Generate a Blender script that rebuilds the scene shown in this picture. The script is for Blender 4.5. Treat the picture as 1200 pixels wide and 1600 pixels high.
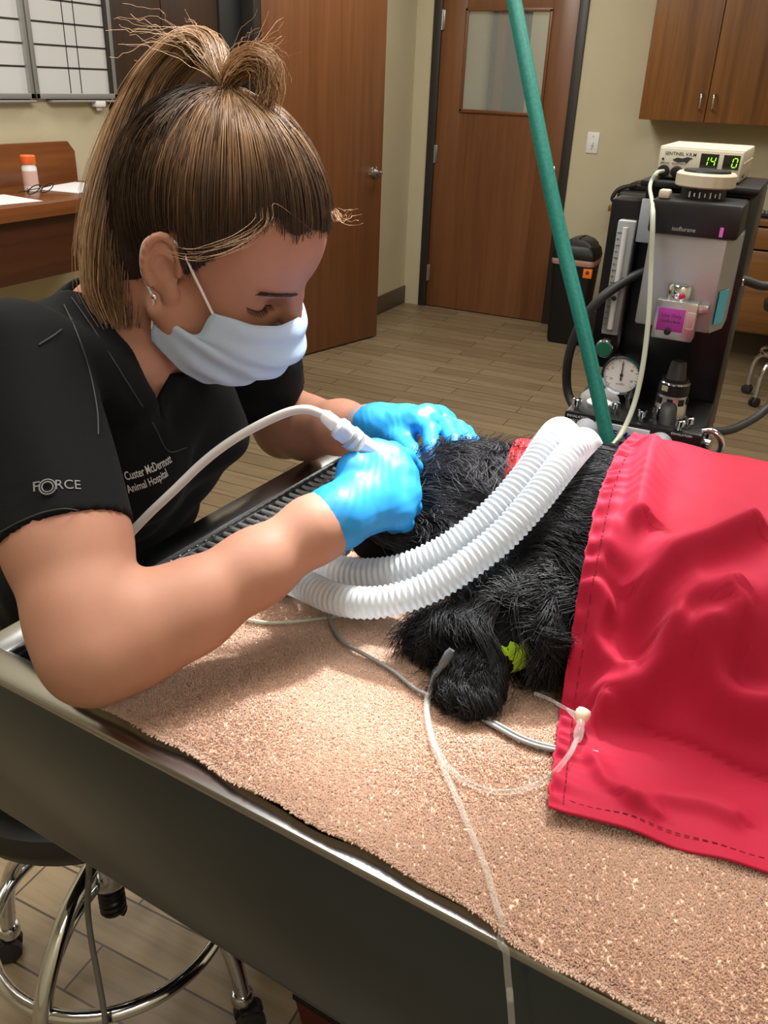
import bpy, bmesh, math, random
import numpy as np
from mathutils import Vector, Matrix
from mathutils.bvhtree import BVHTree
import openvdb

random.seed(7); RNG = np.random.default_rng(7)
for o in list(bpy.data.objects):
    bpy.data.objects.remove(o)
SC = bpy.context.scene
COL = SC.collection

# ------------------------------------------------------------------ camera
# world: X along the far wall, Y towards the far wall, Z up, metres
CAM_H = 1.45
F_PX = 1330.0
_p, _r, _y = math.radians(26.9), math.radians(2.4), math.radians(24.7)
_down = np.array([-math.sin(_r)*math.cos(_p), math.cos(_r)*math.cos(_p), math.sin(_p)])
_fw = np.array([0, 0, 1.0])
_Fh = _fw - _down*_fw.dot(_down); _Fh /= np.linalg.norm(_Fh)
_Rh = np.cross(_down, _Fh)
_c, _s = math.cos(_y), math.sin(_y)
CM = np.array([_c*_Rh - _s*_Fh, _s*_Rh + _c*_Fh, -_down])      # camera vector -> world
CP = np.array([0, 0, CAM_H])
cam_data = bpy.data.cameras.new('camera')
cam = bpy.data.objects.new('camera', cam_data); COL.objects.link(cam)
cam_data.sensor_fit = 'HORIZONTAL'; cam_data.sensor_width = 36.0
cam_data.lens = F_PX/1200.0*36.0
cam_data.clip_start = 0.02; cam_data.clip_end = 60
mw = Matrix.Identity(4)
for i in range(3):
    mw[i][0] = CM[i, 0]; mw[i][1] = -CM[i, 1]; mw[i][2] = -CM[i, 2]; mw[i][3] = CP[i]
cam.matrix_world = mw
SC.camera = cam

# where a sight line meets a real plane of the room (used to measure the place)
def ray(u, v): return CM @ np.array([u-600.0, v-800.0, F_PX])
def onz(u, v, z): d = ray(u, v); return CP + d*(z-CAM_H)/d[2]
def ony(u, v, y): d = ray(u, v); return CP + d*(y/d[1])
def onx(u, v, x): d = ray(u, v); return CP + d*(x/d[0])
def dep(u, v, t): return CP + ray(u, v)*(t/F_PX)

# ------------------------------------------------------------------ light, exposure
SC.view_settings.view_transform = 'Standard'
SC.view_settings.look = 'None'
SC.view_settings.gamma = 1.0
SC.view_settings.use_curve_mapping = False
SC.view_settings.exposure = 0.0
SC.cycles.use_denoising = True
SC.cycles.max_bounces = 8
SC.cycles.transparent_max_bounces = 24
SC.cycles.sample_clamp_indirect = 6.0
SC.cycles.caustics_reflective = False; SC.cycles.caustics_refractive = False

W = bpy.data.worlds.new('world'); SC.world = W; W.use_nodes = True
W.node_tree.nodes['Background'].inputs[0].default_value = (0.75, 0.8, 0.9, 1)
W.node_tree.nodes['Background'].inputs[1].default_value = 0.2

def area(name, loc, size, power, color, target=None, sy=None, spread=None):
    l = bpy.data.lights.new(name, 'AREA'); l.energy = power; l.color = color
    l.shape = 'RECTANGLE' if sy else 'SQUARE'; l.size = size
    if sy: l.size_y = sy
    if spread: l.spread = math.radians(spread)
    o = bpy.data.objects.new(name, l); COL.objects.link(o); o.location = loc
    if target is not None:
        o.rotation_euler = (Vector(target)-Vector(loc)).to_track_quat('-Z', 'Y').to_euler()
    return o
# fluorescent ceiling fixtures of the treatment room, one of them added
area('ceiling_lamp', (-0.20, 1.50, 2.66), 0.6, 50, (1.0, 0.95, 0.88), sy=1.2)
area('ceiling_lamp', (-0.9, 0.45, 2.66), 0.6, 25, (1.0, 0.95, 0.88), sy=1.2)
area('ceiling_lamp', (-2.05, 1.85, 2.66), 0.6, 16, (1.0, 0.95, 0.88), sy=1.2)  # added unseen lamp to brighten the table rim and left wall
area('ceiling_lamp', (1.2, -0.9, 2.66), 0.6, 26, (1.0, 0.95, 0.88), sy=1.2)
area('ceiling_lamp', (-1.7, 4.2, 2.66), 0.6, 31, (1.0, 0.95, 0.86), sy=1.2)
area('ceiling_lamp', (0.6, 2.6, 2.66), 0.6, 18, (1.0, 0.95, 0.86), sy=1.2)
# dental / surgery lamp over the table, aimed at the mouth
sp = bpy.data.lights.new('surgery_lamp', 'SPOT'); sp.energy = 250; sp.color = (0.93, 0.97, 1.0)
sp.spot_size = math.radians(22); sp.spot_blend = 0.55; sp.shadow_soft_size = 0.045
spo = bpy.data.objects.new('surgery_lamp', sp); COL.objects.link(spo)
spo.location = (-0.25, 1.32, 2.22)
spo.rotation_euler = (Vector((-0.26, 0.70, 1.0))-spo.location).to_track_quat('-Z', 'Y').to_euler()

# ------------------------------------------------------------------ object helpers
WL = {}
def setp(o, label=None, cat=None, group=None, kind=None):
    if label: o['label'] = label
    if cat: o['category'] = cat
    if group: o['group'] = group
    if kind: o['kind'] = kind
    return o
def thing(name, label, cat, loc, group=None):
    o = bpy.data.objects.new(name, None); COL.objects.link(o)
    o.empty_display_size = 0.05
    o.location = tuple(float(q) for q in loc); WL[o] = np.array(loc, float)
    return setp(o, label, cat, group)
def link_mesh(name, me, parent):
    o = bpy.data.objects.new(name, me); COL.objects.link(o)
    if parent is not None:
        o.parent = parent
        WL[o] = WL[parent].copy()
    else:
        WL[o] = np.zeros(3)
    return o
def obj(name, geo, mat, parent=None, smooth=True, auto=True, **kw):
    """geo = MB; vertices are world metres; the mesh is stored relative to its parent"""
    off = WL[parent] if parent is not None else np.zeros(3)
    me = bpy.data.meshes.new(name)
    V = np.array(geo.v, float).reshape(-1, 3)
    org = off
    if parent is None and len(V):
        org = np.array([(V[:, 0].min()+V[:, 0].max())/2, (V[:, 1].min()+V[:, 1].max())/2, V[:, 2].min()])
    me.from_pydata((V-org).tolist(), [], geo.f)
    me.update()
    if geo.fix:
        b = bmesh.new(); b.from_mesh(me); bmesh.ops.recalc_face_normals(b, faces=b.faces); b.to_mesh(me); b.free()
    mats = mat if isinstance(mat, (list, tuple)) else [mat]
    for m in mats: me.materials.append(m)
    if len(mats) > 1:
        for p, i in zip(me.polygons, geo.mi): p.material_index = i
    if smooth:
        for p in me.polygons: p.use_smooth = True
        if auto:
            b = bmesh.new(); b.from_mesh(me)
            for e in b.edges:
                if len(e.link_faces) == 2 and e.calc_face_angle(0) > math.radians(38): e.smooth = False
            b.to_mesh(me); b.free()
    o = link_mesh(name, me, parent)
    if parent is None:
        o.location = tuple(org); WL[o] = org
    setp(o, **kw)
    return o

def nrm(a): a = np.asarray(a, float); return a/max(np.linalg.norm(a), 1e-12)
def frame(d):
    d = nrm(d); a = np.array([0, 0, 1.0]) if abs(d[2]) < 0.9 else np.array([1.0, 0, 0])
    x = nrm(np.cross(a, d)); y = np.cross(d, x); return x, y, d
def smooth_path(pts, n=8):
    """Catmull-Rom through the points"""
    P = np.array(pts, float); P = np.vstack([2*P[0]-P[1], P, 2*P[-1]-P[-2]]); out = []
    for i in range(1, len(P)-2):
        for t in np.linspace(0, 1, n, endpoint=False):
            a, b, c, d = P[i-1:i+3]
            out.append(0.5*((2*b)+(-a+c)*t+(2*a-5*b+4*c-d)*t*t+(-a+3*b-3*c+d)*t**3))
    out.append(P[-2]); return np.array(out)

class MB:
    def __init__(s): s.v = []; s.f = []; s.mi = []; s.fix = True
    def add(s, V, F, mi=0):
        n = len(s.v); s.v.extend([tuple(map(float, q)) for q in V])
        s.f.extend([tuple(int(i)+n for i in q) for q in F]); s.mi.extend([mi]*len(F)); return s
    def box(s, c, size, rot=0.0, bev=0.0, axes=None, seg=2, mi=0):
        """rounded box; rot about Z, or axes = 3 direction vectors"""
        b = bmesh.new(); bmesh.ops.create_cube(b, size=1.0)
        for v in b.verts: v.co = Vector((v.co.x*size[0], v.co.y*size[1], v.co.z*size[2]))
        if bev > 0: bmesh.ops.bevel(b, geom=b.edges[:], offset=bev, segments=seg, profile=0.5, affect='EDGES')
        b.verts.index_update()
        V = np.array([v.co[:] for v in b.verts]); Fa = [[v.index for v in f.verts] for f in b.faces]; b.free()
        if axes is not None: A = np.array(axes).T
        else: A = np.array([[math.cos(rot), -math.sin(rot), 0], [math.sin(rot), math.cos(rot), 0], [0, 0, 1]])
        return s.add(V @ A.T + np.array(c), Fa, mi)
    def bb(s, lo, hi, bev=0.0, mi=0):
        lo, hi = np.array(lo, float), np.array(hi, float)
        return s.box((lo+hi)/2, hi-lo, 0, bev, mi=mi)
    def tube(s, path, r, n=10, cap=True, mi=0, closed=False):
        P = np.array(path, float); m = len(P)
        R = np.full(m, r) if np.isscalar(r) else np.array(r, float)
        T = np.gradient(P, axis=0)
        if closed: T = np.roll(P, -1, 0)-np.roll(P, 1, 0)
        x, y, _ = frame(T[0]); V = []
        for i in range(m):
            t = nrm(T[i]); x = nrm(x - t*x.dot(t)); y = np.cross(t, x)
            for k in range(n):
                a = 2*math.pi*k/n; V.append(P[i]+R[i]*(math.cos(a)*x+math.sin(a)*y))
        Fa = []
        for i in range(m if closed else m-1):
            j = (i+1) % m
            for k in range(n):
                l = (k+1) % n; Fa.append((i*n+k, i*n+l, j*n+l, j*n+k))
        if cap and not closed: Fa += [tuple(range(n))[::-1], tuple((m-1)*n+k for k in range(n))]
        return s.add(V, Fa, mi)
    def cyl(s, a, b, r, r2=None, n=24, mi=0):
        return s.lathe([(0, r), (np.linalg.norm(np.array(b)-np.array(a)), r if r2 is None else r2)], a, np.array(b)-np.array(a), n, mi)
    def lathe(s, prof, o, axis, n=32, mi=0, cap=True):
        """prof: (distance along axis, radius)"""
        x, y, d = frame(axis); o = np.array(o, float); V = []; Fa = []
        for (h, r) in prof:
            for k in range(n):
                a = 2*math.pi*k/n; V.append(o+d*h+r*(math.cos(a)*x+math.sin(a)*y))
        for i in range(len(prof)-1):
            for k in range(n):
                l = (k+1) % n; Fa.append((i*n+k, i*n+l, (i+1)*n+l, (i+1)*n+k))
        if cap: Fa += [tuple(range(n))[::-1], tuple((len(prof)-1)*n+k for k in range(n))]
        return s.add(V, Fa, mi)
    def grid(s, G, mi=0):
        G = np.array(G); a, b, _ = G.shape
        return s.add(G.reshape(-1, 3), [(i*b+j, (i+1)*b+j, (i+1)*b+j+1, i*b+j+1) for i in range(a-1) for j in range(b-1)], mi)
    def sheet(s, G, th):
        """closed sheet: grid G with thickness th below it"""
        G = np.array(G, float); a, b, _ = G.shape
        du = np.gradient(G, axis=0); dv = np.gradient(G, axis=1); N = np.cross(du, dv)
        N /= np.linalg.norm(N, axis=2, keepdims=True)+1e-12
        if N[..., 2].mean() < 0: N = -N
        s.grid(G); n0 = len(s.v); s.grid(G-N*th); o = n0-a*b
        rim = [(i, 0) for i in range(a)]+[(a-1, j) for j in range(1, b)]+[(i, b-1) for i in range(a-2, -1, -1)]+[(0, j) for j in range(b-2, 0, -1)]
        idx = [i*b+j for i, j in rim]
        for q in range(len(idx)):
            p, r = idx[q], idx[(q+1) % len(idx)]
            s.f.append((o+p, o+r, n0+r, n0+p)); s.mi.append(0)
        return s
    def prism(s, poly, n, th, mi=0):
        """flat polygon (world points) extruded by th along n"""
        P = np.array(poly, float); n = nrm(n)*th; m = len(P)
        Fa = [tuple(range(m)), tuple(range(2*m-1, m-1, -1))]+[(i, (i+1) % m, (i+1) % m+m, i+m) for i in range(m)]
        return s.add(np.vstack([P, P+n]), Fa, mi)
    def sphere(s, c, r, n=16, sc=(1, 1, 1), mi=0):
        V = []; Fa = []; m = n//2
        for i in range(1, m):
            t = math.pi*i/m
            for k in range(n):
                a = 2*math.pi*k/n; V.append((c[0]+sc[0]*r*math.sin(t)*math.cos(a), c[1]+sc[1]*r*math.sin(t)*math.sin(a), c[2]+sc[2]*r*math.cos(t)))
        for i in range(m-2):
            for k in range(n):
                l = (k+1) % n; Fa.append((i*n+k, (i+1)*n+k, (i+1)*n+l, i*n+l))
        V += [(c[0], c[1], c[2]+sc[2]*r), (c[0], c[1], c[2]-sc[2]*r)]; t = len(V)-2
        for k in range(n):
            l = (k+1) % n; Fa += [(t, k, l), (t+1, (m-2)*n+l, (m-2)*n+k)]
        return s.add(V, Fa, mi)

def fast_mesh(name, V, Q, mat, parent, color=None, **kw):
    off = WL[parent] if parent is not None else np.zeros(3)
    V = np.asarray(V, np.float64)-off; Q = np.asarray(Q, np.int32)
    k = Q.shape[1]
    me = bpy.data.meshes.new(name)
    me.vertices.add(len(V)); me.vertices.foreach_set('co', V.astype(np.float32).ravel())
    me.loops.add(Q.size); me.loops.foreach_set('vertex_index', Q.ravel())
    me.polygons.add(len(Q)); me.polygons.foreach_set('loop_start', np.arange(0, Q.size, k, dtype=np.int32))
    me.polygons.foreach_set('use_smooth', np.ones(len(Q), bool))
    me.update(calc_edges=True); me.validate()
    if color is not None:
        at = me.attributes.new('strand', 'FLOAT', 'POINT'); at.data.foreach_set('value', np.asarray(color, np.float32))
    me.materials.append(mat)
    o = link_mesh(name, me, parent)
    return setp(o, **kw)

def strands_geo(P, r0, r1, sides=3):
    """P: (n, s, 3) polylines -> thin tapered tubes; returns vertices, quads, position along strand"""
    P = np.asarray(P, float); n, s, _ = P.shape
    T = np.gradient(P, axis=1); T /= np.linalg.norm(T, axis=2, keepdims=True)+1e-9
    ref = np.array([0.31, 0.52, 0.79]); X = np.cross(T, ref); X /= np.linalg.norm(X, axis=2, keepdims=True)+1e-9
    Y = np.cross(T, X)
    t = np.linspace(0, 1, s); R = (r0 + (r1-r0)*t**1.5)
    if np.ndim(r0): R = r0[:, None] + (r1-r0)[:, None]*t[None]**1.5
    else: R = np.broadcast_to(R, (n, s))
    A = 2*np.pi*np.arange(sides)/sides
    V = P[:, :, None, :] + R[:, :, None, None]*(np.cos(A)[None, None, :, None]*X[:, :, None, :]+np.sin(A)[None, None, :, None]*Y[:, :, None, :])
    base = (np.arange(n)*s*sides)[:, None, None]+(np.arange(s-1)*sides)[None, :, None]
    k = np.arange(sides)[None, None]; l = (np.arange(sides)+1)[None, None] % sides
    Q = np.stack([base+k, base+l, base+sides+l, base+sides+k], -1).reshape(-1, 4)
    col = np.broadcast_to(t[None, :, None], (n, s, sides)).ravel()
    return V.reshape(-1, 3), Q, col

def sample_mesh(V, Q, n, keep=None):
    V = np.asarray(V); Q = np.asarray(Q)
    T = np.vstack([Q[:, [0, 1, 2]], Q[:, [0, 2, 3]]]) if Q.shape[1] == 4 else Q
    a, b, c = V[T[:, 0]], V[T[:, 1]], V[T[:, 2]]
    N = np.cross(b-a, c-a); A = np.linalg.norm(N, axis=1)
    if keep is not None: A = A*keep((a+b+c)/3, N/(A[:, None]+1e-12))
    i = RNG.choice(len(T), n, p=A/A.sum()); u = RNG.random((n, 2)); m = u.sum(1) > 1; u[m] = 1-u[m]
    P = a[i]+(b[i]-a[i])*u[:, :1]+(c[i]-a[i])*u[:, 1:]
    return P, N[i]/(np.linalg.norm(N[i], axis=1, keepdims=True)+1e-12)

# ------------------------------------------------------------------ implicit modelling
class Vol:
    def __init__(s, lo, hi, h):
        s.lo = np.array(lo, float); s.h = h
        s.n = np.ceil((np.array(hi)-s.lo)/h).astype(int)+1
        s.D = np.full(s.n, 1.0, np.float32)
    def _sl(s, lo, hi):
        a = np.clip(np.floor((np.array(lo)-s.lo)/s.h).astype(int), 0, s.n); b = np.clip(np.ceil((np.array(hi)-s.lo)/s.h).astype(int)+1, 0, s.n)
        if np.any(b <= a): return None, None
        sl = tuple(slice(i, j) for i, j in zip(a, b))
        g = [(s.lo[i]+s.h*np.arange(a[i], b[i])).astype(np.float32) for i in range(3)]
        return sl, (g[0][:, None, None], g[1][None, :, None], g[2][None, None, :])
    def add(s, prim, k=0.01, sub=False):
        fn, lo, hi = prim; m = 2*k+4*s.h
        sl, G = s._sl(np.array(lo)-m, np.array(hi)+m)
        if sl is None: return s
        d = fn(*G).astype(np.float32); D = s.D[sl]
        if sub:
            d = -d; h = np.maximum(k-np.abs(D-d), 0)/max(k, 1e-6); s.D[sl] = np.maximum(D, d)+h*h*k*0.25
        else:
            h = np.maximum(k-np.abs(D-d), 0)/max(k, 1e-6); s.D[sl] = np.minimum(D, d)-h*h*k*0.25
        return s
    def warp(s, fn):
        G = [(s.lo[i]+s.h*np.arange(s.n[i])).astype(np.float32) for i in range(3)]
        s.D += fn(G[0][:, None, None], G[1][None, :, None], G[2][None, None, :]).astype(np.float32); return s
    def clip(s, p, n, k=0.002):
        """keep the side where (x-p).n < 0"""
        n = nrm(n); G = [(s.lo[i]+s.h*np.arange(s.n[i])).astype(np.float32) for i in range(3)]
        d = (G[0][:, None, None]-p[0])*n[0]+(G[1][None, :, None]-p[1])*n[1]+(G[2][None, None, :]-p[2])*n[2]
        s.D = np.maximum(s.D, d.astype(np.float32)); return s
    def mesh(s, iso=0.0):
        g = openvdb.FloatGrid(1.0); g.copyFromArray(np.ascontiguousarray(s.D))
        p, q = g.convertToQuads(isovalue=iso)
        V = p.astype(float)*s.h+s.lo; Q = q.astype(int)
        # outward winding
        a = V[Q]; N = np.cross(a[:, 2]-a[:, 0], a[:, 3]-a[:, 1]); vol = (a.mean(1)*N).sum()
        if vol < 0: Q = Q[:, ::-1]
        return V, Q
def cone(a, b, ra, rb=None):
    rb = ra if rb is None else rb; a = np.array(a, float); b = np.array(b, float); d = b-a; L = max(d.dot(d), 1e-12)
    def fn(x, y, z):
        t = np.clip(((x-a[0])*d[0]+(y-a[1])*d[1]+(z-a[2])*d[2])/L, 0, 1)
        return np.sqrt((x-a[0]-t*d[0])**2+(y-a[1]-t*d[1])**2+(z-a[2]-t*d[2])**2)-(ra+(rb-ra)*t)
    r = max(ra, rb); return fn, np.minimum(a, b)-r, np.maximum(a, b)+r
def ell(c, r, axes=None):
    c = np.array(c, float); r = np.array(r, float); A = np.eye(3) if axes is None else np.array([nrm(q) for q in axes])
    def fn(x, y, z):
        X, Y, Z = x-c[0], y-c[1], z-c[2]
        q = [(A[i][0]*X+A[i][1]*Y+A[i][2]*Z) for i in range(3)]
        k0 = np.sqrt((q[0]/r[0])**2+(q[1]/r[1])**2+(q[2]/r[2])**2); k1 = np.sqrt((q[0]/r[0]**2)**2+(q[1]/r[1]**2)**2+(q[2]/r[2]**2)**2)
        return k0*(k0-1)/(k1+1e-6)
    m = r.max(); return fn, c-m, c+m
def chain(vol, pts, rad, k):
    for i in range(len(pts)-1): vol.add(cone(pts[i], pts[i+1], rad[i], rad[i+1]), k)

# ------------------------------------------------------------------ materials
def srgb(*c): return tuple(((v/255.0+0.055)/1.055)**2.4 if v > 10 else v/255.0/12.92 for v in c)
class NT:
    def __init__(s, name):
        s.m = bpy.data.materials.new(name); s.m.use_nodes = True; s.t = s.m.node_tree
        s.b = s.t.nodes['Principled BSDF']; s.out = s.t.nodes['Material Output']
    def n(s, typ, **kw):
        q = s.t.nodes.new(typ)
        for k, v in kw.items():
            if k.startswith('_'): setattr(q, k[1:], v)
            else: q.inputs[k.replace('__', ' ')].default_value = v
        return q
    def l(s, a, b): s.t.links.new(a, b)
    def set(s, **kw):
        for k, v in kw.items():
            i = s.b.inputs[k.replace('__', ' ')]
            i.default_value = (*v, 1) if isinstance(v, tuple) and len(v) == 3 and i.type == 'RGBA' else v
        return s
    def coord(s, scale=(1, 1, 1), which='Object', rot=(0, 0, 0)):
        tc = s.n('ShaderNodeTexCoord'); mp = s.n('ShaderNodeMapping'); mp.inputs['Scale'].default_value = scale; mp.inputs['Rotation'].default_value = rot
        s.l(tc.outputs[which], mp.inputs[0]); return mp.outputs[0]
    def noise(s, co, scale, detail=4, rough=0.55):
        q = s.n('ShaderNodeTexNoise'); q.inputs['Scale'].default_value = scale; q.inputs['Detail'].default_value = detail; q.inputs['Roughness'].default_value = rough
        s.l(co, q.inputs['Vector']); return q.outputs['Fac']
    def ramp(s, fac, stops):
        q = s.n('ShaderNodeValToRGB'); e = q.color_ramp.elements
        while len(e) < len(stops): e.new(0.5)
        for i, (p, c) in enumerate(stops): e[i].position = p; e[i].color = (*c, 1) if len(c) == 3 else c
        s.l(fac, q.inputs[0]); return q.outputs[0]
    def bump(s, fac, strength=0.2, dist=0.002):
        q = s.n('ShaderNodeBump'); q.inputs['Strength'].default_value = strength; q.inputs['Distance'].default_value = dist
        s.l(fac, q.inputs['Height']); s.l(q.outputs[0], s.b.inputs['Normal']); return q
def plain(name, col, rough=0.5, metal=0.0, spec=0.5, bump=None, var=0.0, scale=40, **kw):
    t = NT(name); t.set(Base__Color=col, Roughness=rough, Metallic=metal, Specular__IOR__Level=spec, **kw)
    co = t.coord()
    if var:
        f = t.noise(co, scale); a = tuple(c*(1-var) for c in col); b = tuple(min(1, c*(1+var)) for c in col)
        t.l(t.ramp(f, [(0.3, a), (0.7, b)]), t.b.inputs['Base Color'])
    if bump: t.bump(t.noise(co, bump[0]), bump[1], bump[2])
    return t.m
def wood(name, dark, light, rough=0.35, axis='z', scale=1.0, spec=0.5):
    t = NT(name); t.set(Roughness=rough, Specular__IOR__Level=spec)
    sc = {'z': (38, 38, 1.6), 'x': (1.6, 38, 38), 'y': (38, 1.6, 38)}[axis]
    co = t.coord(tuple(q*scale for q in sc)); n1 = t.noise(co, 1.0, 6, 0.6)
    co2 = t.coord(tuple(q*scale*0.16 for q in sc)); n2 = t.noise(co2, 1.3, 3)
    mx = t.n('ShaderNodeMix'); mx.inputs[0].default_value = 0.45; t.l(n1, mx.inputs[2]); t.l(n2, mx.inputs[3])
    mid = tuple((a+b)/2 for a, b in zip(dark, light))
    t.l(t.ramp(mx.outputs[0], [(0.33, dark), (0.5, mid), (0.68, light)]), t.b.inputs['Base Color'])
    t.bump(n1, 0.08, 0.001); return t.m

M = {}
M['chrome'] = plain('chrome', (0.68, 0.72, 0.78), 0.09, 1.0)
M['black_plastic'] = plain('black_plastic', (0.007, 0.007, 0.008), 0.42, spec=0.35)
M['black_rubber'] = plain('black_rubber', (0.016, 0.016, 0.017), 0.55)
M['black_paint'] = plain('black_paint', (0.005, 0.005, 0.006), 0.34, spec=0.35, var=0.2)
M['grey_plastic'] = plain('grey_plastic', (0.32, 0.34, 0.37), 0.4)
M['white_plastic'] = plain('white_plastic', (0.78, 0.78, 0.78), 0.35)
M['cream_plastic'] = plain('cream_plastic', srgb(176, 168, 146), 0.5)
M['paper'] = plain('paper', (0.78, 0.8, 0.82), 0.8)
M['steel_satin'] = plain('satin_steel', (0.52, 0.52, 0.53), 0.33, 1.0, var=0.1, scale=60)
M['silver_paint'] = plain('silver_paint', (0.34, 0.34, 0.345), 0.42, 0.55)
M['dark_frame'] = plain('dark_bronze_paint', (0.022, 0.018, 0.016), 0.45)
def steel_brushed():
    t = NT('brushed_stainless'); t.set(Metallic=1.0, Base__Color=(0.46, 0.47, 0.48), Roughness=0.3)
    f = t.noise(t.coord((2.0, 260, 260), rot=(0, 0, math.radians(5))), 2.0, 3); g = t.noise(t.coord((1, 1, 1)), 6.0, 3)
    t.l(t.ramp(f, [(0.3, (0.25,)*3), (0.7, (0.32,)*3)]), t.b.inputs['Roughness'])
    t.l(t.ramp(g, [(0.3, (0.40, 0.41, 0.42)), (0.7, (0.52, 0.53, 0.54))]), t.b.inputs['Base Color'])
    t.bump(f, 0.015, 0.0004); return t.m
M['steel'] = steel_brushed()
M['rim_steel'] = plain('rim_stainless', (0.46, 0.48, 0.50), 0.24, 1.0, var=0.05, scale=10)
M['apron_steel'] = plain('dark_reflection_stainless', (0.085, 0.118, 0.160), 0.27, 1.0, var=0.08, scale=8)  # same steel as the rim; dark reflection put into its base colour
def clear_plastic(name, tint, alpha, rough=0.12):
    t = NT(name); t.set(Base__Color=tint, Roughness=rough)
    tr = t.n('ShaderNodeBsdfTransparent'); tr.inputs[0].default_value = (*[min(1, q*1.05) for q in tint], 1)
    lw = t.n('ShaderNodeLayerWeight'); lw.inputs[0].default_value = 0.35
    mp = t.n('ShaderNodeMapRange'); mp.inputs['To Min'].default_value = alpha; mp.inputs['To Max'].default_value = min(1, alpha+0.28)
    t.l(lw.outputs['Facing'], mp.inputs[0])
    mx = t.n('ShaderNodeMixShader'); t.l(mp.outputs[0], mx.inputs[0]); t.l(tr.outputs[0], mx.inputs[1]); t.l(t.b.outputs[0], mx.inputs[2]); t.l(mx.outputs[0], t.out.inputs[0]); return t.m
M['clear_tube'] = clear_plastic('clear_vinyl', (0.92, 0.92, 0.9), 0.05)
M['milky_tube'] = clear_plastic('milky_vinyl', (0.66, 0.70, 0.60), 0.42)
M['clear_dome'] = clear_plastic('clear_acrylic', (0.9, 0.92, 0.93), 0.12)
# ================================================================== the room
YB, XL, XR, YF, ZC = 5.73, -2.55, 1.9, -1.7, 2.7
def floor_mat():
    t = NT('wood_look_tile'); t.set(Roughness=0.42)
    tc = t.coord((1, 1, 1))
    br = t.n('ShaderNodeTexBrick'); br.offset = 0.37; t.l(tc, br.inputs['Vector'])
    for k, v in (('Scale', 1.0), ('Mortar Size', 0.0022), ('Mortar Smooth', 0.1), ('Brick Width', 0.61), ('Row Height', 0.099), ('Bias', 0.0)): br.inputs[k].default_value = v
    br.inputs['Color1'].default_value = (*srgb(144, 126, 98), 1); br.inputs['Color2'].default_value = (*srgb(126, 108, 82), 1); br.inputs['Mortar'].default_value = (*srgb(66, 54, 42), 1)
    g = t.noise(t.coord((3.0, 40, 40)), 1.0, 6, 0.62)
    gr = t.ramp(g, [(0.3, (0.70, 0.69, 0.67)), (0.5, (0.95, 0.95, 0.95)), (0.72, (1.12, 1.12, 1.1))])
    mx = t.n('ShaderNodeMix', _data_type='RGBA', _blend_type='MULTIPLY'); mx.inputs[0].default_value = 1
    t.l(br.outputs['Color'], mx.inputs[6]); t.l(gr, mx.inputs[7]); t.l(mx.outputs[2], t.b.inputs['Base Color'])
    t.bump(br.outputs['Fac'], -0.4, 0.002); return t.m
def wall_mat():
    t = NT('khaki_wall_paint'); t.set(Roughness=0.75)
    co = t.coord(); f = t.noise(co, 3.0); t.l(t.ramp(f, [(0.3, srgb(190, 181, 152)), (0.7, srgb(197, 188, 160))]), t.b.inputs['Base Color'])
    t.bump(t.noise(co, 160, 3), 0.12, 0.0015); return t.m
M['floor'] = floor_mat(); M['wall'] = wall_mat()
M['ceiling'] = plain('ceiling_tile', (0.72, 0.71, 0.68), 0.9, bump=(120, 0.3, 0.002))
M['baseboard'] = plain('brown_vinyl_base', srgb(88, 72, 56), 0.5)
M['door_wood'] = wood('door_veneer', srgb(98, 60, 34), srgb(122, 78, 47), 0.36, 'z', 1.0)
M['door_dark'] = wood('dark_door_veneer', srgb(46, 30, 20), srgb(66, 44, 30), 0.4, 'z', 0.8)
M['oak'] = wood('oak_laminate', srgb(92, 56, 24), srgb(146, 98, 50), 0.4, 'z', 0.8)
M['oak_h'] = wood('oak_laminate_flat', srgb(92, 56, 24), srgb(146, 98, 50), 0.3, 'x', 0.8)
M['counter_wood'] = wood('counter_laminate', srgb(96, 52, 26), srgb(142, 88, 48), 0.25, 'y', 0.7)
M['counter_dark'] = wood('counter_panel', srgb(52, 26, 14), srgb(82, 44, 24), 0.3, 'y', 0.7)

def struct(name, geo, mat, parent=None, **kw):
    o = obj(name, geo, mat, parent, **kw)
    if parent is None: o['kind'] = 'structure'
    return o
struct('floor', MB().bb((XL-1.2, YF-0.1, -0.1), (XR+0.1, YB+1.9, 0.0)), M['floor'])
struct('ceiling', MB().bb((XL-1.2, YF-0.1, ZC), (XR+0.1, YB+1.9, ZC+0.1)), M['ceiling'])
# far wall, with the door opening
DX0, DX1, DZ = -2.40, -1.475, 2.06
b = MB(); b.bb((XL-0.12, YB, 0), (DX0, YB+0.12, ZC)); b.bb((DX1, YB, 0), (XR+0.1, YB+0.12, ZC)); b.bb((DX0, YB, DZ), (DX1, YB+0.12, ZC))
struct('wall_back', b, M['wall'])
# left wall, with the doorway behind the open door
LY0, LY1, LZ = 2.86, 3.86, 2.06
b = MB(); b.bb((XL-0.12, YF, 0), (XL, LY0, ZC)); b.bb((XL-0.12, LY1, 0), (XL, YB, ZC)); b.bb((XL-0.12, LY0, LZ), (XL, LY1, ZC))
struct('wall_left', b, M['wall'])
struct('wall_right', MB().bb((XR, YF, 0), (XR+0.1, YB, ZC)), M['wall'])
struct('wall_front', MB().bb((XL, YF-0.1, 0), (XR+0.1, YF, ZC)), M['wall'])
struct('baseboard_back', MB().bb((DX1+0.05, YB-0.012, 0), (XR, YB, 0.125), 0.003), M['baseboard'])
struct('baseboard_left', MB().bb((XL, LY1+0.06, 0), (XL+0.012, YB, 0.125), 0.003), M['baseboard'])
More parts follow.
